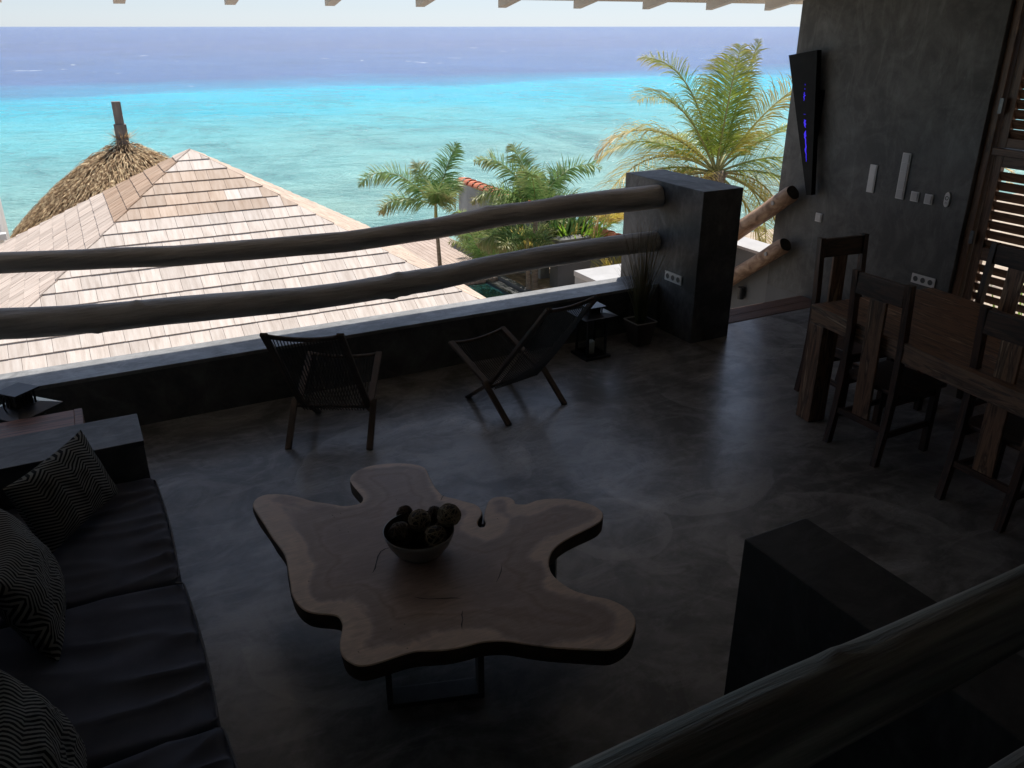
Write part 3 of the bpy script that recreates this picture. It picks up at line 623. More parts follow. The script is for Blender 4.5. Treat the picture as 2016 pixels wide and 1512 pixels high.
# ------------------------------------------------------------------ folding rope chairs
def rope_chair():
    o = thing('folding_chair', (0, 0, 0), 'x', 'chair'); w = .42
    A = [(-.32, .88), (-.03, .5), (.25, .205)]; B = [(.66, .395), (.25, .205)]
    for s in (-1, 1):
        x = s * (w / 2); xo = s * (w / 2 - .024)
        mb = MB()
        for (p, q) in zip(A, A[1:]): pass
        MB().beam((x, A[0][0], A[0][1]), (x, .27, .185), .02, .042, up=(1, 0, 0)).build('back_rail', M_chairw, o)
        MB().beam((x - s * .022, .27, .20), (x - s * .022, .54, .0), .02, .038, up=(1, 0, 0)).build('leg', M_chairw, o)
        MB().beam((xo + s * .046, B[0][0], B[0][1]), (xo + s * .046, .22, .195), .02, .042, up=(1, 0, 0)).build('seat_rail', M_chairw, o)
        MB().beam((x + s * .044, .26, .23), (x + s * .044, 0, 0), .02, .04, up=(1, 0, 0)).build('leg', M_chairw, o)
    # cross bars
    def bar(p, q, sag, r, name):
        n = 12; pts = [Vector(p).lerp(Vector(q), i / n) + Vector((0, 0, 0)) + Vector(sag) * (1 - (2 * i / n - 1) ** 2) for i in range(n + 1)]
        MB().tube(pts, r, 8).build(name, M_chairw, o, smooth=True)
    bar((-.2, -.305, .862), (.2, -.305, .862), (0, .03, -.03), .014, 'top_bar')
    bar((-.22, .65, .388), (.22, .65, .388), (0, 0, -.022), .013, 'seat_front_bar')
    bar((-.22, .262, .178), (.22, .262, .178), (0, 0, 0), .012, 'pivot_bar')
    # ropes of the back run from the top bar to the pivot, those of the seat from the front bar to the pivot
    mb = MB(); k = 22
    for i in range(k):
        x = -.19 + .38 * i / (k - 1); sg = 1 - (x / .2) ** 2
        p0 = Vector((x, -.305 + .03 * sg, .862 - .03 * sg)); p1 = Vector((x, .23, .165))
        pts = [p0.lerp(p1, t_) + Vector((0, .0, -.075)) * sin(pi * t_) * (.35 + .65 * sg) for t_ in [j / 7 for j in range(8)]]
        mb.tube(pts, .0034, 5, cap=False)
    mb.build('back_cords', M_cord, o).__setitem__('kind', 'stuff')
    mb = MB()
    for i in range(k):
        x = -.205 + .41 * i / (k - 1); sg = 1 - (x / .22) ** 2
        p0 = Vector((x, .65, .388 - .022 * sg)); p1 = Vector((x, .25, .165))
        pts = [p0.lerp(p1, t_) + Vector((0, .0, -.05)) * sin(pi * t_) * (.3 + .7 * sg) for t_ in [j / 6 for j in range(7)]]
        mb.tube(pts, .0034, 5, cap=False)
    mb.build('seat_cords', M_cord, o).__setitem__('kind', 'stuff')
    return o
c1 = rope_chair(); c2 = copy_tree(c1)
c1.location = (1.10, 4.552, 0); c1.rotation_euler = (0, 0, R(-28.5)); tag(c1, 'left folding wooden chair with black cords seen from behind facing the parapet', 'folding chair', 'folding cord chairs')
c2.location = (2.50, 4.385, 0); c2.rotation_euler = (0, 0, R(12.5)); tag(c2, 'folding wooden cord chair turned sideways in front of the lantern', 'folding chair', 'folding cord chairs')

# ------------------------------------------------------------------ lanterns
def lantern(loc, rz, s, label, sz=None):
    o = thing('lantern', loc, label, 'lantern', 'metal lanterns', rz=rz); o.scale = (s, s, sz or s)
    def L(mb, nm, m): return at_local(mb, nm, m, o)
    L(MB().box((-.125, -.125, 0), (.125, .125, .02), .003), 'base_plate', M_lant)
    for sx in (-1, 1):
        for sy in (-1, 1): L(MB().box((sx * .088 - .009, sy * .088 - .009, .021), (sx * .088 + .009, sy * .088 + .009, .37), .001), 'post', M_lant)
    for k in range(4):
        M = Matrix.Rotation(k * pi / 2, 4, 'Z')
        L(MB().box((-.078, -.09, .03), (.078, -.087, .365), 0, M), 'glass_pane', M_glass)
        L(MB().box((-.078, -.095, .021), (.078, -.085, .04), 0, M), 'rail', M_lant)
    a, b = .16, .075
    vs = [(-a, -a, .371), (a, -a, .371), (a, a, .371), (-a, a, .371), (-a, -a, .377), (a, -a, .377), (a, a, .377), (-a, a, .377), (-b, -b, .395), (b, -b, .395), (b, b, .395), (-b, b, .395)]
    L(MB().add(vs, [(3, 2, 1, 0), (0, 1, 5, 4), (1, 2, 6, 5), (2, 3, 7, 6), (3, 0, 4, 7), (4, 5, 9, 8), (5, 6, 10, 9), (6, 7, 11, 10), (7, 4, 8, 11), (8, 9, 10, 11)]), 'roof_plate', M_lant)
    mb = MB()
    for k in range(4):
        M = Matrix.Rotation(k * pi / 2, 4, 'Z')
        for i in range(6): mb.box((-.06 + i * .024 - .006, -.06, .393), (-.06 + i * .024 + .006, -.055, .445), 0, M)
    mb.box((-.05, -.05, .393), (.05, .05, .43)); L(mb, 'vent_slots', M_steel)
    L(MB().box((-.085, -.085, .446), (.085, .085, .452), .001), 'cap_plate', M_lant)
    ring = [(.078 * cos(t_), 0, .43 + .055 * sin(t_)) for t_ in [pi * .05 + 2 * pi * .45 * i / 14 for i in range(15)]]
    for s_ in (-1, 1):
        rg = [(s_ * (.086 + .022 * cos(2 * pi * i / 16)), 0, .415 + .03 * sin(2 * pi * i / 16)) for i in range(17)]
        L(MB().tube(rg, .0035, 6, cap=False), 'ring_handle', M_steel)
    c = thing('candle', (loc[0], loc[1], loc[2] + .021 * s), 'white pillar candle inside the ' + ('lantern by the folding chair' if sz is None else 'lantern behind the sofa'), 'candle', 'candles in the lanterns')
    q = s
    MB().lathe([(0, 0), (.032 * q, 0), (.034 * q, .1 * q), (.03 * q, .108 * q), (.012 * q, .1 * q), (0, .1 * q)], c.location, 20).build('wax', M_wax, c, smooth=True)
    MB().tube([Vector(c.location) + Vector((0, 0, .1 * q)), Vector(c.location) + Vector((.002, 0, .117 * q))], .0015, 5).build('wick', M_steel, c)
lantern((3.42, 5.16, 0), R(0), .93, 'black metal lantern with white candle on the floor by the parapet')
lantern((-.47, 4.74, 0), R(42), .88, 'tall dark metal lantern behind the sofa arm with slotted cap', 1.46)

# ------------------------------------------------------------------ potted reeds
pt = thing('potted_reeds', (3.93, 5.2, 0), 'slender artificial reeds in a square tapered pot beside the pillar', 'potted plant')
px, py = 3.925, 5.2; a, b = .065, .098
vs = [(px + sx * a, py + sy * a, 0) for sx, sy in ((-1, -1), (1, -1), (1, 1), (-1, 1))] + [(px + sx * b, py + sy * b, .2) for sx, sy in ((-1, -1), (1, -1), (1, 1), (-1, 1))]
MB().add(vs, [(3, 2, 1, 0), (0, 1, 5, 4), (1, 2, 6, 5), (2, 3, 7, 6), (3, 0, 4, 7)]).build('pot', M_pot, pt)
mb = MB(); 
for (xa, ya, xb, yb) in ((-1, -1, 1, -1), (1, -1, 1, 1), (1, 1, -1, 1), (-1, 1, -1, -1)): mb.beam((px + xa * b, py + ya * b, .2), (px + xb * b, py + yb * b, .2), .008, .008, bev=0)
mb.build('pot_rim', M_rim, pt)
MB().box((px - .09, py - .09, .16), (px + .09, py + .09, .175)).build('soil', M_ball, pt)
rng = random.Random(4)
def blade(mb, p, az, lean, h, wd, curl=1.6, n=7, tone=None):
    d = Vector((cos(az), sin(az), 0)); s_ = Vector((-sin(az), cos(az), 0)); b0 = len(mb.v)
    tw = rng.uniform(-1, 1)
    for i in range(n + 1):
        t_ = i / n; q = Vector(p) + d * lean * t_ ** curl + Vector((0, 0, h * (t_ - .12 * lean / max(h, .01) * t_ ** 3)))
        ww = wd * (1 - t_ ** 2.2) + .0004; ss = (s_ * cos(tw) + d * sin(tw))
        mb.v += [tuple(q - ss * ww), tuple(q + ss * ww)]; mb.t += [t_, t_] if tone is None else [tone, tone]
    for i in range(n): mb.f.append((b0 + 2 * i, b0 + 2 * i + 1, b0 + 2 * i + 3, b0 + 2 * i + 2))
mb = MB()
for i in range(230):
    a_ = rng.uniform(0, 2 * pi); rr = rng.uniform(0, .045); h = rng.uniform(.45, .88); ln = rng.uniform(.02, .34) ** 1.25
    blade(mb, (px + rr * cos(a_), py + rr * sin(a_), .17), a_ + rng.uniform(-.5, .5), ln, h, .0022)
mb.build('blades', M_grass, pt).__setitem__('kind', 'stuff')

# ------------------------------------------------------------------ sofa
sf = thing('sofa', (-.4, 2.2, 0), 'built in dark sofa with slate cushions along the left side', 'sofa')
MB().box((-1.39, -.3, 0), (.02, 3.915, .27), .004).build('plinth', M_dark, sf)
MB().box((-1.39, 3.925, 0), (.066, 4.262, .575), .005).build('arm', M_dark, sf)
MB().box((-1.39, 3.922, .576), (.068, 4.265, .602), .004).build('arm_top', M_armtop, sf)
MB().box((-1.39, -.3, .27), (-.98, 3.915, .62), .004).build('back_frame', M_dark, sf)
def soft_box(c, size, r, n=(30, 30, 6), puff=.02, wr=.006, seed=0, tilt=None):
    """cushion: rounded box with puffed faces and creases"""
    bm = bmesh.new(); hx, hy, hz = [s / 2 for s in size]
    vmap = {}; faces = []
    def vid(i, j, k):
        if (i, j, k) not in vmap:
            u, v, w__ = 2 * i / n[0] - 1, 2 * j / n[1] - 1, 2 * k / n[2] - 1
            p = Vector((u * hx, v * hy, w__ * hz)); q = Vector((max(-hx + r, min(hx - r, p.x)), max(-hy + r, min(hy - r, p.y)), max(-hz + r, min(hz - r, p.z))))
            d = p - q
            if d.length > 1e-6: p = q + d.normalized() * r
            bul = (1 - u ** 4) * (1 - v ** 4)
            p.z += (puff * bul) * (1 if w__ > 0 else -.3) * abs(w__)
            p.x += .012 * (1 - v * v) * (1 if u > .9 else 0)
            nn = noise.noise(Vector((p.x * 1.6 + seed, p.y * 9 + .6 * sin(p.x * 5), seed * 3.1)))
            ed = max(0, abs(u)) ** 1.5 * .8 + .35
            if w__ > .3: p.z += wr * (abs(nn) ** .6) * -2.0 * ed + wr * .8 * noise.noise(Vector((p.x * 4, p.y * 3, seed)))
            vmap[(i, j, k)] = bm.verts.new(p)
        return vmap[(i, j, k)]
    N0, N1, N2 = n
    for i in range(N0):
        for j in range(N1):
            for k, fl in ((0, 1), (N2, 0)):
                q = [vid(i, j, k), vid(i + 1, j, k), vid(i + 1, j + 1, k), vid(i, j + 1, k)]; bm.faces.new(q[::-1] if fl else q)
    for i in range(N0):
        for k in range(N2):
            for j, fl in ((0, 0), (N1, 1)):
                q = [vid(i, j, k), vid(i + 1, j, k), vid(i + 1, j, k + 1), vid(i, j, k + 1)]; bm.faces.new(q[::-1] if fl else q)
    for j in range(N1):
        for k in range(N2):
            for i, fl in ((0, 1), (N0, 0)):
                q = [vid(i, j, k), vid(i, j + 1, k), vid(i, j + 1, k + 1), vid(i, j, k + 1)]; bm.faces.new(q[::-1] if fl else q)
    bm.verts.index_update(); mb = MB(); M = Matrix.Translation(c) @ (tilt or Matrix.Identity(4))
    mb.v = [tuple(M @ q.co) for q in bm.verts]; mb.f = [tuple(q.index for q in f.verts) for f in bm.faces]; bm.free(); return mb
seams = [3.90, 2.99, 2.155, 1.32, .48, -.3]
for i, (a, b) in enumerate(zip(seams, seams[1:])):
    x0, x1 = -1.0, .085 + .008 * i
    cu = thing('seat_cushion', ((x0 + x1) / 2, (a + b) / 2, .28), ('slate grey sofa seat cushion against the arm', 'wrinkled middle slate grey sofa seat cushion', 'slate grey sofa seat cushion at the bottom edge', 'slate sofa cushion nearest the camera', 'slate sofa cushion under the camera')[i], 'cushion', 'sofa seat cushions')
    soft_box(((x0 + x1) / 2, (a + b) / 2, .35), (x1 - x0, a - b - .006, .15), .032, (54, 60, 5), .012, .02, seed=i * 3.7 + 1).build('cushion_body', M_fabric, cu, smooth=True)
    e = .012
    z = .404; pts = [(x1 + .002, a - .03, z), (x1 + .012, (a + b) / 2, z - .002), (x1 + .002, b + .03, z)]
    full = [Vector((x1 - .03, a - e, z)), Vector((x1 - .006, a - .022, z))] + [Vector((x1 - .002 + .012 * sin(pi * t_), a - .03 + (b - a + .06) * t_, z)) for t_ in [j / 12 for j in range(13)]] + [Vector((x1 - .03, b + e, z))]
    MB().tube(full, .0045, 6).build('piping', M_piping, cu, smooth=True)
    # back cushion
    if i < 4:
        bc = thing('back_cushion', (-.78, (a + b) / 2, .43), ('slate back cushion in the far corner of the sofa', 'slate back cushion behind the middle striped pillow', 'slate back cushion behind the nearest striped pillow', 'slate back cushion outside the frame')[i], 'cushion', 'sofa back cushions')
        T = Matrix.Rotation(R(-72), 4, 'Y')
        soft_box((-.79, (a + b) / 2, .66), (.52, a - b - .01, .2), .07, (24, 24, 8), .03, .008, seed=20 + i, tilt=Matrix.Rotation(R(78), 4, 'Y')).build('cushion_body', M_fabric, bc, smooth=True)

# striped pillows
def chevron():
    m, n, p, out = nodes('chevron_fabric'); L = n.links
    uv = n.nodes.new('ShaderNodeTexCoord'); sp = n.nodes.new('ShaderNodeSeparateXYZ'); L.new(uv.outputs['UV'], sp.inputs[0])
    def mth(op, x, y=0.0):
        q = n.nodes.new('ShaderNodeMath'); q.operation = op
        for i, k in enumerate((x, y)):
            if isinstance(k, (int, float)): q.inputs[i].default_value = k
            else: L.new(k, q.inputs[i])
        return q.outputs[0]
    z = mth('PINGPONG', mth('MULTIPLY', sp.outputs[0], 1.0), .17)
    s = mth('FRACT', mth('MULTIPLY', mth('ADD', sp.outputs[1], mth('MULTIPLY', z, .62)), 23))
    r = ramp(n, s, [(.47, (.012, .012, .012)), (.53, (.23, .225, .205)), (.95, (.23, .225, .205)), (1, (.012, .012, .012))])
    L.new(r.outputs[0], p.inputs['Base Color']); p.inputs['Roughness'].default_value = .9; p.inputs['Specular IOR Level'].default_value = .15
    mp = mapping(n); t = ntex(n, mp.outputs[0], 300, 2); b = n.nodes.new('ShaderNodeBump'); b.inputs['Strength'].default_value = .3; b.inputs['Distance'].default_value = .002
    L.new(t.outputs[0], b.inputs['Height']); L.new(b.outputs[0], p.inputs['Normal']); return m
M_chev = chevron()
def pillow(c, M3, size, thick, seed, label, swap=False):
    N = 40; vs = []; fs = []; uvs = []
    for side in (1, -1):
        b = len(vs)
        for j in range(N + 1):
            for i in range(N + 1):
                u, v = 2 * i / N - 1, 2 * j / N - 1
                pinch = 1 - .09 * (1 - u * u) * (abs(v) ** 3); pinv = 1 - .09 * (1 - v * v) * (abs(u) ** 3)
                x = u * pinv * size[0] / 2; y = v * pinch * size[1] / 2
                h = thick / 2 * ((1 - u ** 2) ** .42) * ((1 - v ** 2) ** .42)
                cr = noise.noise(Vector((u * 2.2 + seed, v * 2.2, side * 2 + seed))) * .016 + abs(noise.noise(Vector((u * 5 + seed, v * 4.2, seed)))) * -.014 * (1 - max(abs(u), abs(v)) ** 6)
                vs.append((x, y, side * (h + cr * (h / (thick / 2)))))
                so_ = 0 if side > 0 else .17; uvs.append((v * .5 + .5 + so_, (u * .5 + .5) * size[0] / size[1]) if swap else (u * .5 + .5 + so_, v * .5 + .5))
        for j in range(N):
            for i in range(N):
                a = b + j * (N + 1) + i; q = (a, a + 1, a + N + 2, a + N + 1); fs.append(q if side > 0 else q[::-1])
    me = bpy.data.meshes.new('pillow'); me.from_pydata(vs, [], fs); l = me.uv_layers.new(name='UVMap')
    for lp in me.loops: l.data[lp.index].uv = uvs[lp.vertex_index]
    me.materials.append(M_chev); me.polygons.foreach_set('use_smooth', [True] * len(me.polygons)); me.update()
    o = bpy.data.objects.new('striped_pillow', me); link(o); o.location = c; o.rotation_euler = M3.to_euler()
    return tag(o, label, 'pillow', 'striped pillows on the sofa')
def frame(xa, ya):     # rotation from two axes
    x = Vector(xa).normalized(); z = x.cross(Vector(ya)).normalized(); y = z.cross(x); return Matrix((x, y, z)).transposed()
pillow((-.275, 3.58, .60), frame((.286, .42, .0), (-.16, -.04, .3)), (.52, .34), .17, 1.3, 'striped chevron pillow lying across the far corner by the sofa arm')
pillow((-.41, 2.94, .60), frame((.0, 1, -.02), (-.1, -.10, .3)), (.54, .38), .18, 5.1, 'striped chevron pillow standing in the middle against the back cushion', True)
pillow((-.385, 2.04, .60), frame((.02, 1, .0), (-.13, -.06, .3)), (.46, .38), .18, 8.8, 'striped chevron pillow nearest the bottom edge of the picture', True)

# side table behind the arm
stb = thing('side_table', (-.7, 4.41, 0), 'low wooden side table with reddish top between sofa arm and lantern', 'side table')
MB().box((-1.2, 4.285, .525), (-.222, 4.54, .57), .002).build('tabletop', M_sidebox, stb)
MB().box((-.220, 4.283, .02), (-.182, 4.542, .572), .002).build('side_panel', M_sidebox, stb)
MB().box((-1.2, 4.29, .02), (-1.16, 4.535, .524), .002).build('side_panel', M_sidebox, stb)

# ------------------------------------------------------------------ slab coffee table
OUT = [(42, 270), (60, 240), (110, 222), (190, 222), (260, 235), (330, 255), (400, 265), (470, 277), (515, 272), (550, 262), (562, 240), (545, 215), (515, 180), (500, 150), (520, 120), (570, 95), (640, 80), (730, 75), (800, 80), (850, 95), (870, 130), (890, 170), (915, 205), (940, 228), (990, 240), (1040, 255), (1090, 268), (1112, 285), (1122, 304), (1119, 322), (1106, 342), (1101, 360), (1110, 375), (1130, 375), (1139, 357), (1131, 335), (1133, 310), (1140, 285), (1152, 255), (1175, 237), (1215, 232), (1255, 237), (1275, 252), (1282, 267), (1330, 267), (1380, 250), (1440, 242), (1520, 243), (1590, 255), (1650, 275), (1685, 300), (1693, 325), (1680, 350), (1640, 375), (1590, 400), (1540, 425), (1490, 455), (1455, 490), (1438, 530), (1440, 570), (1460, 605), (1500, 640), (1560, 675), (1640, 698), (1710, 712), (1770, 735), (1820, 770), (1845, 810), (1840, 860), (1815, 905), (1770, 940), (1720, 957), (1640, 955), (1540, 950), (1440, 943), (1340, 930), (1240, 915), (1170, 915), (1110, 922), (1040, 940), (960, 955), (880, 960), (820, 962), (760, 975), (700, 995), (640, 1015), (590, 1028), (540, 1030), (500, 1015), (465, 985), (452, 945), (455, 900), (462, 860), (463, 830), (445, 800), (410, 790), (350, 785), (290, 770), (250, 735), (225, 690), (218, 640), (208, 580), (200, 530), (185, 495), (160, 460), (130, 420), (100, 370), (70, 325), (48, 290)]
TZ = .42
def tz(x, y, z=TZ): return at_z(480 + x / 2.3925, 880 + y / 2.3925, z)
ctl = [tz(*q).xy for q in OUT]
def catmull(P, k):
    o = []
    for i in range(len(P)):
        a, b, c, d = P[i - 1], P[i], P[(i + 1) % len(P)], P[(i + 2) % len(P)]
        for j in range(k):
            t_ = j / k; o.append(.5 * ((2 * b) + (c - a) * t_ + (2 * a - 5 * b + 4 * c - d) * t_ * t_ + (3 * b - a - 3 * c + d) * t_ ** 3))
    return o
ol = catmull(ctl, 3); NO = len(ol)
area = sum(ol[i].x * ol[(i + 1) % NO].y - ol[(i + 1) % NO].x * ol[i].y for i in range(NO))
if area < 0: ol.reverse()
def edist(p):
    best = 9
    for i in range(0, NO):
        a, b = ol[i], ol[(i + 1) % NO]; ab = b - a; l = ab.length_squared
        t_ = 0 if l < 1e-12 else max(0, min(1, (p - a).dot(ab) / l)); best = min(best, (p - a - ab * t_).length)
    return best
def inside(p):
    c = False
    for i in range(NO):
        a, b = ol[i], ol[(i + 1) % NO]
        if (a.y > p.y) != (b.y > p.y) and p.x < (b.x - a.x) * (p.y - a.y) / (b.y - a.y) + a.x: c = not c
    return c
norms = []
for i in range(NO):
    d = (ol[(i + 1) % NO] - ol[i - 1]).normalized(); norms.append(Vector((-d.y, d.x)))      # inward for ccw
inner = [ol[i] + norms[i] * .004 for i in range(NO)]
pts2 = list(inner); xs = [p.x for p in ol]; yv = [p.y for p in ol]
step = .03; yy = min(yv)
while yy < max(yv):
    xx = min(xs)
    while xx < max(xs):
        p_ = Vector((xx + random.uniform(-.005, .005), yy + random.uniform(-.005, .005)))
        if inside(p_) and edist(p_) > .016: pts2.append(p_)
        xx += step
    yy += step
res = geometry.delaunay_2d_cdt(pts2, [], [list(range(NO))], 1, 1e-6)
tv, tf = res[0], res[2]
mb = MB(); mb.v = [(p_.x, p_.y, TZ) for p_ in tv]; mb.f = [tuple(f) for f in tf]
mb.t = [min(1, edist(p_) / .25) for p_ in tv]
b0 = len(mb.v)
rows = [(0, .004, 0), (1, 0, -.004), (2, -.001, -.03), (3, .004, -.065), (4, .014, -.08)]
for k, off, dz in rows:
    for i in range(NO):
        w_ = .007 * noise.noise(Vector((ol[i].x * 5, ol[i].y * 5, k * .7))) if 1 < k else 0
        p_ = ol[i] + norms[i] * (off + w_); mb.v.append((p_.x, p_.y, TZ + dz)); mb.t.append(0)
for k in range(4):
    for i in range(NO):
        a = b0 + k * NO + i; c = b0 + k * NO + (i + 1) % NO; mb.f.append((a, a + NO, c + NO, c))
mb.f.append(tuple(b0 + 4 * NO + i for i in range(NO))[::-1])
def slabmat():
    m, n, p, out = nodes('suar_slab_wood'); L = n.links
    at = n.nodes.new('ShaderNodeAttribute'); at.attribute_name = 'tone'
    mp = mapping(n); n1 = ntex(n, mp.outputs[0], 1.7, 5, .55, .8); n2 = ntex(n, mp.outputs[0], 5, 6, .6, 1.2)
    def mth(op, x, y):
        q = n.nodes.new('ShaderNodeMath'); q.operation = op
        for i, k in enumerate((x, y)):
            if isinstance(k, (int, float)): q.inputs[i].default_value = k
            else: L.new(k, q.inputs[i])
        return q.outputs[0]
    d = mth('ADD', at.outputs['Fac'], mth('MULTIPLY', mth('SUBTRACT', n1.outputs[0], .5), 1.5))
    base = ramp(n, d, [(.0, (.58, .44, .34)), (.22, (.56, .42, .33)), (.3, (.36, .27, .225)), (.36, (.3, .22, .18)), (.55, (.33, .245, .2)), (.62, (.25, .175, .14)), (.7, (.34, .25, .21)), (1, (.26, .19, .165))])
    # grain rings follow the edge of the slab
    rg = mth('SINE', mth('ADD', mth('MULTIPLY', at.outputs['Fac'], 16), mth('MULTIPLY', n1.outputs[0], 34)), 0)
    st = ntex(n, mapping(n, (3, 14, 1), rot=(0, 0, .35)).outputs[0], 3, 6, .65, 1.5)
    f = mth('ADD', mth('MULTIPLY', rg, .045), mth('MULTIPLY', mth('SUBTRACT', st.outputs[0], .5), 1.1))
    br = n.nodes.new('ShaderNodeHueSaturation'); L.new(mth('ADD', f, 1.0), br.inputs['Value']); L.new(base.outputs[0], br.inputs['Color'])
    L.new(br.outputs[0], p.inputs['Base Color']); p.inputs['Roughness'].default_value = .38; p.inputs['Specular IOR Level'].default_value = .4
    b = n.nodes.new('ShaderNodeBump'); b.inputs['Strength'].default_value = .12; b.inputs['Distance'].default_value = .004; L.new(st.outputs[0], b.inputs['Height']); L.new(b.outputs[0], p.inputs['Normal'])
    return m
ct = thing('coffee_table', (1.0, 2.6, 0), 'large free form wooden slab coffee table in the middle of the floor', 'coffee table')
M_slab = slabmat()
M_bark = mat('slab_edge', [(.3, (.03, .018, .012)), (.7, (.085, .05, .032))], scale=(3, 3, 9), ns=4, rough=.7, bump=.5, bd=.01)
sl = mb.build('slab', M_slab, ct); sl.data.materials.append(M_bark)
ntop = len(tf)
for i, f in enumerate(sl.data.polygons):
    if i >= ntop + NO: f.material_index = 1
M_crack = mat('crack_fill', [(.3, g(.006)), (.7, g(.012))], ns=9, rough=.8, bump=0)
def tcrack(seq):
    mb = MB(); P = [tz(x, y, TZ + .0012) for x, y, w_ in seq]
    for i, p_ in enumerate(P):
        d = (P[min(i + 1, len(P) - 1)] - P[max(i - 1, 0)]).normalized(); s_ = Vector((-d.y, d.x, 0)) * seq[i][2] * .001
        mb.v += [tuple(p_ - s_), tuple(p_ + s_)]
    for i in range(len(P) - 1): mb.f.append((2 * i, 2 * i + 1, 2 * i + 3, 2 * i + 2))
    mb.build('crack', M_crack, ct)
tcrack([(690, 474, .5), (665, 480, 2.2), (645, 492, 2), (632, 515, 2.6), (624, 545, 2.2), (618, 572, 3), (608, 590, 1), (603, 594, .3)])
tcrack([(805, 706, .6), (830, 712, 1.6), (870, 716, 1.2), (920, 714, 1.8), (980, 711, 2.4), (1028, 712, .5)])
tcrack([(1032, 768, .3), (1027, 790, 2.2), (1031, 812, 1.4), (1026, 836, 2.6), (1028, 858, .6)])
tcrack([(1217, 548, .3), (1212, 585, 2.0), (1202, 612, 1.6), (1188, 640, .3)])
tcrack([(928, 250, 1.6), (935, 236, 1.5), (941, 227, 2)])
for x, y in ((718, 247), (692, 857), (757, 835), (492, 400), (452, 392), (418, 322), (425, 330), (455, 312), (305, 632), (770, 948), (540, 965), (1195, 338)):
    tcrack([(x - 3, y - 2, .4), (x, y, 2.2), (x + 4, y + 2, .4)])
# steel base: two rectangular loops
def loop(p, q, z0, z1, s_=.045, wd=.09):
    p = Vector(p); q = Vector(q); d = (q - p).normalized(); sd_ = Vector((-d.y, d.x, 0))
    mb = MB()
    mb.beam(p + Vector((0, 0, z0 + .012)), q + Vector((0, 0, z0 + .012)), wd, .024, bev=.002)
    mb.beam(p + Vector((0, 0, z1 - .008)), q + Vector((0, 0, z1 - .008)), wd, .016, bev=.002)
    for c in (p + d * .012, q - d * .012): mb.beam(c + Vector((0, 0, z0 + .025)), c + Vector((0, 0, z1 - .017)), wd, .024, up=tuple(d), bev=.002)
    mb.build('steel_leg', M_steelg, ct)
loop((.71, 2.40, 0), (1.07, 2.285, 0), 0, .338)
loop((1.35, 2.95, 0), (1.66, 2.72, 0), 0, .338)

# bowl with balls
bl = thing('bowl', (.99, 2.70, TZ), 'round bowl of woven balls in the middle of the slab table', 'bowl')
BC = (.985, 2.695, TZ)
MB().lathe([(0, .0), (.06, .0), (.078, .006), (.106, .03), (.128, .065), (.141, .1), (.146, .116), (.142, .117)], BC, 48).build('bowl_outer', M_bowl, bl, smooth=True)
MB().lathe([(.1415, .1168), (.136, .1), (.122, .066), (.096, .032), (.06, .014), (0, .012)], BC, 48).build('bowl_inner', M_bowlin, bl, smooth=True)
def ball(p, r, seed, m, label, strands=26, core=M_ball):
    o = thing('woven_ball', (p[0], p[1], p[2] - r), label, 'decorative ball', 'woven balls in the bowl')
    rg = random.Random(seed); bm = bmesh.new(); bmesh.ops.create_icosphere(bm, subdivisions=3, radius=r * .84)
    for v in bm.verts: v.co *= 1 + .1 * noise.noise(v.co * 40 + Vector((seed, 0, 0)))
    bm.verts.index_update(); mb = MB().add([Vector(p) + v.co for v in bm.verts], [[q.index for q in f.verts] for f in bm.faces]); bm.free(); mb.build('core', core, o, smooth=True)
    mb = MB()
    for k in range(strands):
        ax = Vector((rg.gauss(0, 1), rg.gauss(0, 1), rg.gauss(0, 1))).normalized(); e1 = ax.orthogonal().normalized(); e2 = ax.cross(e1); off = rg.uniform(-.45, .45); rr = r * rg.uniform(.93, 1.04); a0 = rg.uniform(0, 6.28)
        pts = [Vector(p) + (ax * off + (e1 * cos(a) + e2 * sin(a)) * math.sqrt(1 - off * off)) * (rr * (1 + .03 * sin(3 * a + k))) for a in [a0 + 5.2 * i / 16 for i in range(17)]]
        mb.tube(pts, r * rg.uniform(.03, .05), 5, cap=False)
    mb.build('strands', m, o, smooth=True).__setitem__('kind', 'stuff')
bx, by, bz = BC
def bp(u, v, h, dx=0):
    q = at_z(u, v, TZ + h); return (q.x, q.y, q.z)
ball(bp(826, 1024, .125), .044, 2, M_vine, 'pale woven ball at the back of the bowl')
ball(bp(884, 1014, .145), .047, 5, M_vine, 'pale woven ball sticking out highest on the right of the bowl', 30)
ball(bp(857, 1054, .10), .043, 8, M_vine, 'woven ball with thick pale strands at the front of the bowl', 18)
ball(bp(788, 1050, .095), .046, 11, M_vine2, 'dark woven ball at the left of the bowl')
ball(bp(797, 1012, .10), .036, 14, M_vine2, 'small dark ball behind the left rim of the bowl')
ball(bp(856, 1012, .105), .034, 17, M_vine2, 'small dark ball at the back between the pale ones')
ball(bp(822, 1052, .06), .04, 20, M_vine2, 'dark ball deep in the middle of the bowl')
ball(bp(872, 1040, .07), .036, 23, M_vine2, 'dark ball deep at the right of the bowl')

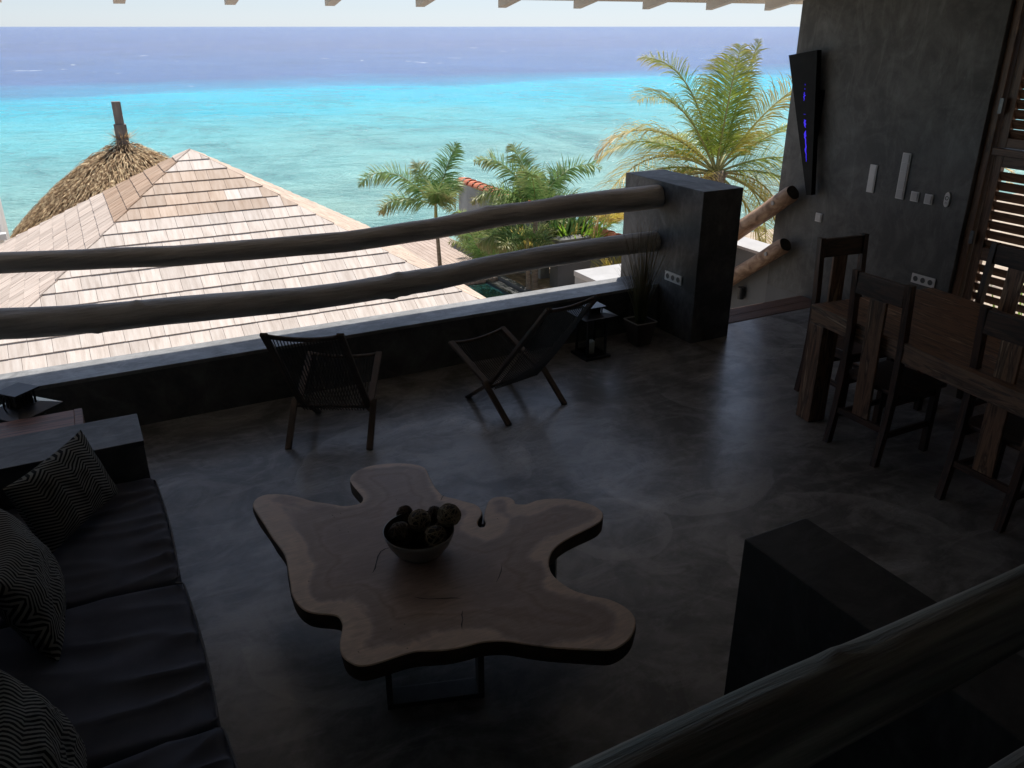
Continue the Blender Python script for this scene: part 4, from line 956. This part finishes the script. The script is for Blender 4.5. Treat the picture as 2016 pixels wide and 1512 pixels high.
# ------------------------------------------------------------------ shingled pavilion
AP = Vector((1.498, 12.41, .874)); HALF = 3.55; PT = .6; K = math.sqrt(1 + PT * PT)
pv = thing('pavilion', (AP.x, AP.y, -3.7), 'pyramid roofed pavilion covered in bleached wooden shingles below the terrace', 'pavilion')
vs = [AP - Vector((0, 0, .03))] + [AP + Vector((sx * HALF, sy * HALF, -PT * HALF - .03)) for sx, sy in ((-1, -1), (1, -1), (1, 1), (-1, 1))] + [AP + Vector((sx * HALF, sy * HALF, -PT * HALF - .13)) for sx, sy in ((-1, -1), (1, -1), (1, 1), (-1, 1))]
MB().add(vs, [(0, 1, 2), (0, 2, 3), (0, 3, 4), (0, 4, 1), (1, 5, 6, 2), (2, 6, 7, 3), (3, 7, 8, 4), (4, 8, 5, 1), (5, 8, 7, 6)]).build('roof_base', M_shingleB, pv)
for sx in (-1, 1):
    for sy in (-1, 1):
        MB().box((AP.x + sx * 3 - .09, AP.y + sy * 3 - .09, -3.7), (AP.x + sx * 3 + .09, AP.y + sy * 3 + .09, -1.25), .01).build('post', M_post, pv)
FAC = {'front': (Vector((1, 0, 0)), Vector((0, -1, -PT)) / K), 'left': (Vector((0, -1, 0)), Vector((-1, 0, -PT)) / K), 'right': (Vector((0, 1, 0)), Vector((1, 0, -PT)) / K), 'back': (Vector((-1, 0, 0)), Vector((0, 1, -PT)) / K)}
SLEN = HALF * K; EXP = .2155; rs = random.Random(12)
def clip(poly, a, b, c):   # keep a*x+b*y<=c
    o = []
    for i in range(len(poly)):
        p, q = poly[i - 1], poly[i]; dp = a * p[0] + b * p[1] - c; dq = a * q[0] + b * q[1] - c
        if (dp <= 0) != (dq <= 0):
            t_ = dp / (dp - dq); o.append((p[0] + (q[0] - p[0]) * t_, p[1] + (q[1] - p[1]) * t_))
        if dq <= 0: o.append(q)
    return o
cand = []
for fn_, (U, D) in FAC.items():
    N = U.cross(D)
    if N.z < 0: N = -N
    row = 0; s = .25
    while s <= SLEN + .08:
        s1 = min(s, SLEN + .02); s0 = max(0, s1 - EXP - .06); hw = s1 / K
        u = -hw - rs.uniform(0, .2)
        while u < hw:
            wd = rs.choice((.15, .19, .21, .23, .27)); gap = .002 if fn_ != 'left' else .004
            jit = rs.uniform(-.0025, .0025)
            poly = [(u + gap, s0), (u + wd - gap, s0), (u + wd - gap, s1 + jit), (u + gap, s1 + jit)]
            ov = .03 if fn_ in ('left',) else .0
            poly = clip(poly, 1, -1 / K, ov * (1 if fn_ == 'left' else 0)); poly = clip(poly, -1, -1 / K, .0) if poly else poly
            if len(poly) >= 3:
                ar = abs(sum(poly[i - 1][0] * poly[i][1] - poly[i][0] * poly[i - 1][1] for i in range(len(poly)))) / 2
                if ar > .0006:
                    th = .017 + rs.uniform(-.002, .002)
                    top = [AP + U * p_[0] + D * p_[1] + N * (.002 + th * (p_[1] - s0) / (s1 - s0)) for p_ in poly]
                    bot = [AP + U * p_[0] + D * p_[1] + N * (-.012 + max(0, th - .014) * (p_[1] - s0) / (s1 - s0)) for p_ in poly]
                    c = sum(top, Vector()) / len(top); v = Vector((0, 0, CAMH)) - c; cs = v.normalized().dot(N)
                    score = ar * cs / v.length_squared if cs > 0 else -1
                    ub = {'front': 1.45, 'left': 1.0}.get(fn_, .0)
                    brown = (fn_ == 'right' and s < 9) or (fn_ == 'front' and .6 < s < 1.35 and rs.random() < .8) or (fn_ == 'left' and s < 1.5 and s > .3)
                    cand.append((score, fn_, top, bot, brown))
            u += wd
        s += EXP; row += 1
cand.sort(key=lambda q: -q[0])
def pieces(lst, name, m, single, kind=None):
    mb = MB()
    for sc_, fn_, top, bot, br in lst:
        k = len(top); mb.t += [rs.random()] * (2 * k); mb.add(top + bot, [tuple(range(k)), tuple(range(2 * k - 1, k - 1, -1))] + [(i, k + i, k + (i + 1) % k, (i + 1) % k) for i in range(k)])
        if single:
            # make sure the face normals are consistent later
            mb2 = MB(); mb2.v = mb.v; mb2.f = mb.f; mb2.t = mb.t; q = mb2.build(name, m, pv); mb = MB()
    if not single and mb.v:
        q = mb.build(name, m, pv)
        if kind: q['kind'] = kind
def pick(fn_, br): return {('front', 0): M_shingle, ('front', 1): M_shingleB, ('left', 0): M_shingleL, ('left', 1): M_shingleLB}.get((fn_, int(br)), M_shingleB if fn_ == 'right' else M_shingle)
vis = [c for c in cand if c[0] > 0]
single = vis[:300]; rest = vis[300:] + [c for c in cand if c[0] <= 0]
for c in single: pieces([c], 'shingle', pick(c[1], c[4]), True)
M_shr = {}
for key in ('front', 'left', 'right', 'back'):
    for br in (0, 1):
        lst = [c for c in rest if c[1] == key and bool(c[4]) == bool(br)]
        if lst: pieces(lst, 'small_shingles', pick(key, br), False, 'stuff')

# ------------------------------------------------------------------ thatched parasol
PC = Vector((1.15, 21, 0)); pz = .10
pa_ = thing('thatched_parasol', (PC.x, PC.y, -3.7), 'palm thatched parasol with a tall grey post behind the shingled roof', 'thatched parasol')
def th_z(r): return pz - .46 * r - .115 * r * r
mb = MB(); prof = [(.06, pz + .03)] + [(r_, th_z(r_) - .07) for r_ in [.15 + .22 * i for i in range(13)]]
mb.lathe([(r_, z_) for r_, z_ in prof], (PC.x, PC.y, 0), 36); mb.build('thatch_base', M_thatchb, pa_, smooth=True)
rg = random.Random(9); mb = MB()
for i in range(10500):
    r_ = 2.75 * math.sqrt(rg.random()) * .97; a = rg.uniform(0, 2 * pi); L0 = rg.uniform(.3, .65) * (.6 if r_ < .4 else 1)
    da = rg.gauss(0, .22); r2 = r_ + L0 * .82; d = Vector((cos(a), sin(a), 0)); t2 = Vector((-sin(a), cos(a), 0))
    p0 = PC + d * r_ + Vector((0, 0, th_z(r_) - .03)); p2 = PC + d * r2 + t2 * (da * L0) + Vector((0, 0, th_z(r2) + rg.uniform(-.05, .08) - (.1 if r2 > 2.75 else 0)))
    pm_ = (p0 + p2) / 2 + Vector((0, 0, rg.uniform(.0, .07))); wd = rg.uniform(.005, .013); s_ = (t2 * cos(rg.uniform(-.9, .9)) + Vector((0, 0, 1)) * rg.uniform(-.6, .6)).normalized() * wd
    b = len(mb.v); mb.v += [tuple(p0 - s_), tuple(p0 + s_), tuple(pm_ - s_), tuple(pm_ + s_), tuple(p2 - s_ * .3), tuple(p2 + s_ * .3)]; mb.f += [(b, b + 1, b + 3, b + 2), (b + 2, b + 3, b + 5, b + 4)]
for i in range(160):      # ragged tuft round the post
    a = rg.uniform(0, 2 * pi); d = Vector((cos(a), sin(a), 0)); p0 = PC + d * .1 + Vector((0, 0, pz)); p2 = p0 + d * rg.uniform(.1, .45) + Vector((0, 0, rg.uniform(-.1, .25))); s_ = Vector((-sin(a), cos(a), 0)) * .01
    b = len(mb.v); mb.v += [tuple(p0 - s_), tuple(p0 + s_), tuple(p2)]; mb.f.append((b, b + 1, b + 2))
mb.build('thatch', M_thatch, pa_).__setitem__('kind', 'stuff')
MB().box((PC.x - .09, PC.y - .09, .3), (PC.x + .09, PC.y + .09, .90), .01).build('post_top', M_post, pa_)
MB().box((PC.x - .125, PC.y - .125, -.2), (PC.x + .125, PC.y + .125, .42), .015).build('post_sleeve', M_post, pa_)
MB().tube([(PC.x, PC.y, -3.7), (PC.x, PC.y, -.25)], .12, 12).build('post', M_post, pa_, smooth=True)

# white wall fragment far left
ww = thing('white_wall', (-2.2, 19, -3.7), 'fragment of a whitewashed building at the left edge beside the thatch', 'building')
MB().box((-4.2, 18.9, -3.7), (-1.43, 20.5, -.72), .02).build('wall_body', M_white, ww)
MB().box((-4.2, 18.7, -1.42), (-1.36, 18.89, -1.3), .01).build('ledge', M_white, ww)

# ------------------------------------------------------------------ garden: deck, pool, walls
sd_ = thing('sea_deck', (7.6, 22, -3.7), 'sun bleached plank deck by the water beyond the pavilion', 'deck')
for k in range(28):
    x = 5.9 + k * .148
    MB().box((x, 18.6, -3.68), (x + .14, 23.4, -3.6 + random.uniform(-.002, .002)), .003).build('plank', M_deck, sd_)
gw = thing('tiled_garden_wall', (10.3, 21, -3.7), 'weathered garden wall topped with terracotta tiles by the water', 'wall')
MB().box((10.22, 17.9, -3.7), (10.5, 22.95, -1.86), .01).build('wall_body', M_ext, gw)
def tile_row(o, x, y0, y1, z, n):
    for i in range(n):
        ya = y0 + (y1 - y0) * i / n; yb = y0 + (y1 - y0) * (i + 1.12) / n
        mb = MB(); m_ = 10; b = 0
        for (yy_, r_, dz) in ((ya, .165, .0), (yb, .2, .02)):
            for k in range(m_ + 1): a = pi * k / m_; mb.v.append((x + r_ * cos(a), yy_, z + dz + r_ * .75 * sin(a)))
        for (yy_, r_, dz) in ((ya, .145, .0), (yb, .18, .02)):
            for k in range(m_ + 1): a = pi * k / m_; mb.v.append((x + r_ * cos(a), yy_, z + dz + r_ * .75 * sin(a)))
        q = m_ + 1
        for k in range(m_): mb.f += [(k, k + 1, q + k + 1, q + k), (2 * q + k + 1, 2 * q + k, 3 * q + k, 3 * q + k + 1), (k + 1, k, 2 * q + k, 2 * q + k + 1), (q + k, q + k + 1, 3 * q + k + 1, 3 * q + k)]
        mb.build('roof_tile', M_tile, o, smooth=False)
tile_row(gw, 10.36, 23.0, 18.0, -1.86, 14)
gw2 = thing('tiled_garden_wall', (12, 17, -3.7), 'stretch of red tiled wall glimpsed low beside the pillar', 'wall')
MB().box((11.9, 16.0, -3.7), (12.16, 18.2, -2.58), .01).build('wall_body', M_ext, gw2); tile_row(gw2, 12.03, 18.25, 16.0, -2.58, 6)
pl = thing('pool', (8.8, 17, -3.7), 'narrow green pool with dark stone edge below the terrace', 'pool')
MB().box((8.2, 12.5, -3.7), (8.92, 18.35, -3.62)).build('water_surface', M_water, pl)
MB().box((8.925, 12.5, -3.7), (9.0, 18.45, -3.56), .005).build('stone_edge', M_steel, pl)
MB().box((9.005, 12.5, -3.7), (9.34, 18.45, -3.64), .005).build('wet_ledge', M_extdark, pl)
MB().box((9.345, 12.5, -3.7), (9.5, 18.6, -3.54), .005).build('stone_edge', M_extdark, pl)
tag(MB().box((9.505, 12.5, -3.7), (11.6, 18.6, -3.57)).build('planter_bed', M_soil, auto=True), 'sandy planting bed at the foot of the slim palms', 'planter')
mb = MB().lathe([(0, 0), (.05, 0), (.05, .35), (.09, .36), (.09, .4), (0, .41)], (9.66, 17.55, -3.57), 16); tag(mb.build('garden_light', M_post, auto=True), 'small bollard light on the sandy planting bed', 'garden lamp')
gb = thing('grey_planter_wall', (10.8, 16.4, -3.7), 'dark grey rendered wall behind the slim palm trunks', 'wall')
MB().box((10.15, 16.9, -3.7), (11.1, 17.3, -2.35), .01).build('wall_body', M_extdark, gb)
tb2 = thing('terrace_block', (10, 12.5, -3.7), 'pale flat terrace slab beside the pillar half in shadow', 'terrace')
MB().box((8.82, 10.6, -3.7), (13.5, 14.0, -2.31)).build('block_wall', M_ext, tb2)
MB().box((8.80, 10.6, -2.309), (13.5, 14.02, -2.2), .01).build('top_slab', M_pale, tb2)

# ------------------------------------------------------------------ palms
CR = Vector((cos(_yw), -sin(_yw), 0)); CF = Vector((sin(_yw), cos(_yw), 0)); ZZ = Vector((0, 0, 1))
def frond(o, base, d0, L, droop, m, nleaf, lw, ll, hang=.4, plume=False, seed=0, stalk=.02, twist=0, tipb=.0):
    rg = random.Random(seed); d0 = d0.normalized(); N = 18
    P = []; p = base.copy(); d = d0.copy(); stp = L / N
    for i in range(N + 1):
        P.append(p.copy()); p = p + d * stp; d = (d + Vector((0, 0, -1)) * droop * stp * (.25 + 1.5 * (i / N) ** 1.3) + Vector((rg.gauss(0, .012), rg.gauss(0, .012), 0))).normalized()
    def at(t_): f = min(t_, .9999) * N; i = int(f); return P[i].lerp(P[i + 1], f - i), (P[i + 1] - P[i]).normalized()
    fo = MB().tube([at(i / 14)[0] for i in range(15)], [stalk * (1 - .85 * i / 14) for i in range(15)], 6)
    mb = MB()
    for k in range(nleaf):
        t_ = .13 + .87 * (k + rg.random() * .6) / nleaf
        q, dd = at(t_); side = dd.cross(ZZ)
        if side.length < .1: side = CR.copy()
        side.normalize(); side = (Matrix.Rotation(twist, 3, dd) @ side); up = side.cross(dd).normalized()
        ln = ll * (sin(pi * min(1, (t_ * .8 + .17))) ** .6) * rg.uniform(.85, 1.1) * (1 if t_ < .93 else .75)
        for s_ in ((-1, 1) if not plume else (-1, 1, -1, 1)):
            if rg.random() < .05: continue
            if plume: ang = rg.uniform(-1.2, 1.2)
            else: ang = rg.gauss(.25, .14)
            dv = (side * s_ * cos(ang) + up * sin(ang) + dd * rg.uniform(.45, .75)).normalized()
            b = len(mb.v); wdir = dd.lerp(up, rg.random() * .5).normalized(); pp = q.copy(); dv2 = dv.copy(); seg = 4
            tn = min(1, max(0, (t_ - .55) * tipb * 2 + rg.uniform(-.1, .15)))
            for j in range(seg + 1):
                f = j / seg; ww = lw * (.55 + .9 * f * (1 - f) * 2) * (1 - f ** 3) + .001
                mb.v += [tuple(pp - wdir * ww), tuple(pp + wdir * ww)]; mb.t += [min(1, tn + f * f * .5 * (tipb > 0))] * 2
                pp = pp + dv2 * ln / seg; dv2 = (dv2 + Vector((0, 0, -1)) * hang * (.25 + f) * rg.uniform(.7, 1.2)).normalized()
            for j in range(seg): mb.f.append((b + 2 * j, b + 2 * j + 1, b + 2 * j + 3, b + 2 * j + 2))
    fr_ = mb.build('frond', m, o); fo.build('stalk', M_stemg, fr_, smooth=True) if False else None
    so_ = fo.build('midrib', M_stemg, o, smooth=True); so_.parent = fr_
    return fr_
def D(r_, u, f): return CR * r_ + ZZ * u + CF * f
# coconut palm (crown centre about 22 m away)
cc = Vector((14.50, 16.46, -1.2))
cp = thing('coconut_palm', (14.5, 16.2, -3.7), 'tall yellow green coconut palm rising behind the dark pillar', 'palm tree')
tr = [Vector((14.35, 16.1, -3.7)), Vector((14.5, 16.2, -3.0)), Vector((14.65, 16.3, -2.2)), cc + Vector((0, 0, .25))]
tr = [tr[0].lerp(tr[1], i / 8) for i in range(8)] + [tr[1].lerp(tr[2], i / 8) for i in range(8)] + [tr[2].lerp(tr[3], i / 8) for i in range(9)]
MB().tube(tr, [.15 + .012 * (i % 2) + (.05 if i > 17 else 0) for i in range(len(tr))], 16).build('trunk', M_trunk, cp, smooth=True)
FR = [ # right, up, away, length, droop, mat, tip
 (-.30, 1.0, .0, 3.5, .66, 0, .3), (-.52, 1.0, -.2, 3.1, .66, 0, .6), (.0, 1.0, -.1, 2.9, .3, 0, .3), (.24, 1.0, .1, 3.05, .12, 0, .3), (.12, 1.0, .4, 2.9, .2, 0, .2),
 (.66, 1.0, .0, 3.3, .38, 1, .6), (.95, .8, .2, 3.0, .5, 0, .5), (1.0, .45, -.1, 2.9, .6, 0, .6), (1.0, .2, -.3, 2.8, .75, 0, .8),
 (-.95, .95, .0, 3.5, .75, 1, .9), (-1.0, .68, .3, 3.2, .6, 0, .8), (-1.0, .6, -.55, 4.5, .74, 1, 1.0), (-1.0, .25, .0, 3.3, .8, 0, 1.0),
 (-.75, .1, -.4, 2.6, .85, 2, .8), (-.5, .0, -.5, 2.3, 1.0, 1, .5), (-.7, .0, .5, 2.6, .8, 1, .6),
 (.6, -.15, -.1, 3.6, 1.3, 1, .9), (.45, -.1, .2, 3.2, 1.3, 0, .8), (.4, -.3, -.3, 3.2, 1.2, 1, .9), (.7, .0, .1, 2.7, 1.2, 2, .8), (.45, .6, .8, 2.9, .55, 0, .3), (-.4, .6, .9, 2.9, .55, 0, .3)]
for i, (r_, u, f, L, dr, mi, tp) in enumerate(FR):
    frond(cp, cc + ZZ * .2, D(r_, u, f), L * 1.06, dr, (M_coco, M_cocoy, M_cocob)[mi], 108, .0115, 1.0, hang=.5, seed=i + 3, stalk=.035, twist=random.uniform(-.3, .3), tipb=tp)
mb = MB()
for i in range(14):
    a = rg.uniform(0, 6.28); mb.tube([cc + Vector((cos(a) * .12, sin(a) * .12, -.15 + rg.uniform(-.2, .3))), cc + Vector((cos(a) * .3, sin(a) * .3, .25))], [.07, .02], 6)
mb.build('leaf_bases', M_trunk, cp)
# second coconut crown, mostly behind the side wall
cp2 = thing('coconut_palm', (19.6, 15.2, -3.7), 'second palm whose frond tip shows left of the side wall', 'palm tree')
MB().tube([(19.6, 15.2, -3.7), (19.6, 15.2, -1.2)], .16, 12).build('trunk', M_trunk, cp2, smooth=True)
for i in range(9):
    a = 2 * pi * i / 9; frond(cp2, Vector((19.6, 15.2, -1.25)), Vector((cos(a), sin(a), .45)), 3.1, .45, M_cocoy, 40, .018, .6, seed=i + 60, stalk=.03, tipb=.6)
# foxtail palms
def foxtail(base, top, frs, label, seed, r0=.085, spear=None):
    o = thing('foxtail_palm', base, label, 'palm tree', 'slim palms by the garden wall'); base = Vector(base); top = Vector(top)
    pts = [base.lerp(top, i / 14) for i in range(15)]
    MB().tube(pts, [r0 * (1 - .35 * i / 14) * (1 + .05 * (i % 2)) for i in range(15)], 14).build('trunk', M_trunk, o, smooth=True)
    MB().tube([top, top + ZZ * .25, top + ZZ * .5], [r0 * .75, r0 * .6, .02], 10).build('crownshaft', M_stemg, o, smooth=True)
    for i, (r_, u, f, L, dr, tp) in enumerate(frs):
        frond(o, top + ZZ * .3, D(r_, u, f), L, dr, M_fox, 54, .014, .5, hang=.4, plume=True, seed=seed + i, stalk=.018, tipb=tp)
    if spear: MB().tube([top + ZZ * .4, top + ZZ * .4 + D(*spear) * 1.0], [.012, .004], 5).build('new_spear', M_fox, o)
    return o
foxtail((8.08, 19.4, -3.7), (8.02, 19.45, -2.05), [(-.85, 1.0, -.1, 2.3, 1.15, .1), (.3, 1.0, .1, 1.65, .6, .0), (.1, .7, -.8, 1.2, 1.0, .3), (.3, .45, -.6, 1.0, .9, .7), (-.35, .8, .5, 1.4, .7, .6), (-1, .35, .2, 1.7, 1.1, .8), (.35, .6, .7, 1.2, .9, .3)], 'slim feathery palm standing in front of the plank deck', 100, .06, spear=(-.12, .95, 0))
foxtail((9.75, 17.35, -3.7), (9.78, 17.4, -1.9), [(-.65, 1.2, 0, 2.0, 1.1, .3), (-.95, .8, -.3, 1.8, 1.2, .6), (.72, 1.1, 0, 2.0, 1.15, .0), (-.35, 1.2, .4, 1.7, .8, .3), (.9, .55, -.1, 1.35, 1.3, .9), (-.8, .4, -.5, 1.5, 1.2, .5), (.3, .4, -.7, 1.2, 1.2, .6), (-.9, .2, .5, 1.5, 1.2, .9), (.5, .9, .6, 1.4, .9, .2), (-.1, 1.0, -.6, 1.4, .9, .2)], 'taller slim palm with ringed trunk in the sandy bed', 140, .085, spear=(.2, 1.0, 0))
foxtail((9.5, 17.2, -3.7), (9.4, 17.1, -2.6), [(-.9, .4, -.2, 1.3, 1.3, .6), (-.7, .1, .3, 1.2, 1.2, 1.0), (-.4, .3, -.6, 1.1, 1.3, .7), (.4, .3, -.6, .9, 1.2, .5)], 'short companion palm with drooping dark fronds beside the ringed trunk', 180, .06)
# bushes
def clump(name, c, n, h, wd, lean, m, label, cat, seed, spread=.3):
    global rng; rng = random.Random(seed); mb = MB()
    for i in range(n):
        a = rng.uniform(0, 2 * pi); rr = spread * math.sqrt(rng.random()); L = h * rng.uniform(.6, 1.1)
        blade(mb, (c[0] + rr * cos(a), c[1] + rr * sin(a), c[2] + rng.uniform(0, .2)), a + rng.uniform(-.6, .6), lean * rng.uniform(.3, 1.2), L, wd * rng.uniform(.7, 1.2), 1.7, 7, tone=rng.uniform(0, .8) ** 2)
    o = mb.build(name, m, auto=True); return tag(o, label, cat)
def fanplant(name, c, n, L, m, label, seed, up=.8):
    o = thing(name, c, label, 'palm bush', 'leafy plants by the garden wall'); rg2 = random.Random(seed)
    for i in range(n):
        a = 2 * pi * i / n + rg2.uniform(-.3, .3); frond(o, Vector(c) + ZZ * .25, Vector((cos(a), sin(a), up * rg2.uniform(.6, 1.5))), L * rg2.uniform(.8, 1.15), .9, m, 26, .022, .42, hang=.25, seed=seed + i, stalk=.012, tipb=.25)
    return o
fanplant('fan_palm', (9.9, 20.4, -3.1), 9, 1.1, M_bright, 'bright green leafy palm bush in front of the tiled wall', 200)
fanplant('areca_palm', (10.9, 18.6, -3.2), 11, 1.4, M_bright, 'yellow green arching palm bush behind the ringed trunk', 230)
fanplant('areca_palm', (10.3, 17.6, -3.3), 9, 1.25, M_cocoy, 'pale yellow streaked palm bush low between the rails', 260, 1.0)
clump('broadleaf_plant', (11.15, 17.6, -3.1), 130, 1.0, .055, .6, M_bright, 'lush bright green broad leaved plant left of the pillar', 'plant', 31, .45)
clump('broadleaf_plant', (10.9, 17.9, -3.0), 130, 1.15, .06, .6, M_dkleaf, 'dark green broad leaved plant between trunk and bright plant', 'plant', 33, .4)
clump('spiky_plant', (11.5, 16.3, -3.5), 110, .8, .02, .6, M_cocoy, 'pale dry spiky plant under the lower rail beside the pillar', 'plant', 35, .3)
fanplant('areca_palm', (12.9, 18.8, -2.9), 9, 1.0, M_cocoy, 'thin yellowing palm bush above the red tiles', 290, .8)
fanplant('fan_palm', (10.6, 19.2, -2.5), 8, 1.0, M_bright, 'light green palm bush half hidden behind the tall slim palm', 310, 1.2)
def areca(c, n, L, m, label, seed, up, lean=1.0, plume=False):
    o = thing('areca_palm', c, label, 'palm bush', 'leafy plants by the garden wall'); rg2 = random.Random(seed)
    for i in range(n):
        a = 2 * pi * i / n + rg2.uniform(-.3, .3)
        frond(o, Vector(c) + Vector((rg2.uniform(-.2, .2), rg2.uniform(-.2, .2), .05)), Vector((cos(a) * lean, sin(a) * lean, up * rg2.uniform(.7, 1.3))), L * rg2.uniform(.75, 1.15), .8, m, 44, .012, .42, hang=.35, seed=seed + i, stalk=.014, tipb=.5, plume=plume)
    return o
areca((9.35, 18.9, -3.6), 13, 2.2, M_fox, 'dense dark arching palm fronds massed left of the ringed trunk', 400, 1.7, plume=True)
areca((10.3, 19.6, -3.6), 10, 2.0, M_fox, 'dark feathery palm fronds against the garden wall', 430, 1.5, plume=True)
areca((11.2, 18.2, -3.6), 10, 1.9, M_bright, 'tall yellow green palm fronds right of the ringed trunk', 460, 1.6)
# greenery seen through the shutters
for i, (x, y, s_) in enumerate(((10.5, 5.0, 1.0), (12.2, 6.4, 1.2), (13.5, 4.4, 1.3), (11.2, 7.6, .9))):
    clump('garden_shrub', (x, y, -3.6), 240, 1.9 * s_, .04, 1.5, (M_cocoy, M_bright)[i % 2], ('yellow leaved shrub outside the nearest shutter', 'green shrub outside behind the shutters', 'tall yellow shrub farthest outside the shutters', 'small green shrub outside the shutters by the stairs')[i], 'shrub', 50 + i, .7)

# shore rocks
rg = random.Random(77); base_r = []
for k in range(5):
    bm = bmesh.new(); bmesh.ops.create_icosphere(bm, subdivisions=2, radius=1)
    for v in bm.verts: v.co *= 1 + .45 * noise.noise(v.co * 1.4 + Vector((k * 7, 0, 0)))
    me = bpy.data.meshes.new('shore_rock'); bm.to_mesh(me); bm.free(); me.materials.append(M_rock); base_r.append(me)
for i in range(36):
    x = rg.uniform(19.5, 24.5); y = shore_y(x) - rg.uniform(.3, 4.5); s_ = rg.uniform(.07, .22) * (1.7 if rg.random() < .12 else 1)
    d = shore_y(x) - y; z = -3.72 if d > 4 else -3.72 - (4 - d) * .3
    o = bpy.data.objects.new('shore_rock', base_r[i % 5]); link(o); o.location = (x, y, z); o.scale = (s_, s_ * rg.uniform(.6, 1.1), s_ * .6); o.rotation_euler = (0, 0, rg.uniform(0, 6))
    tag(o, 'brown coral stone lying on the beach seen between the pillar and the side wall', 'rock', 'coral stones on the beach')

S.render.engine = 'CYCLES'
S.cycles.max_bounces = 8; S.cycles.diffuse_bounces = 6
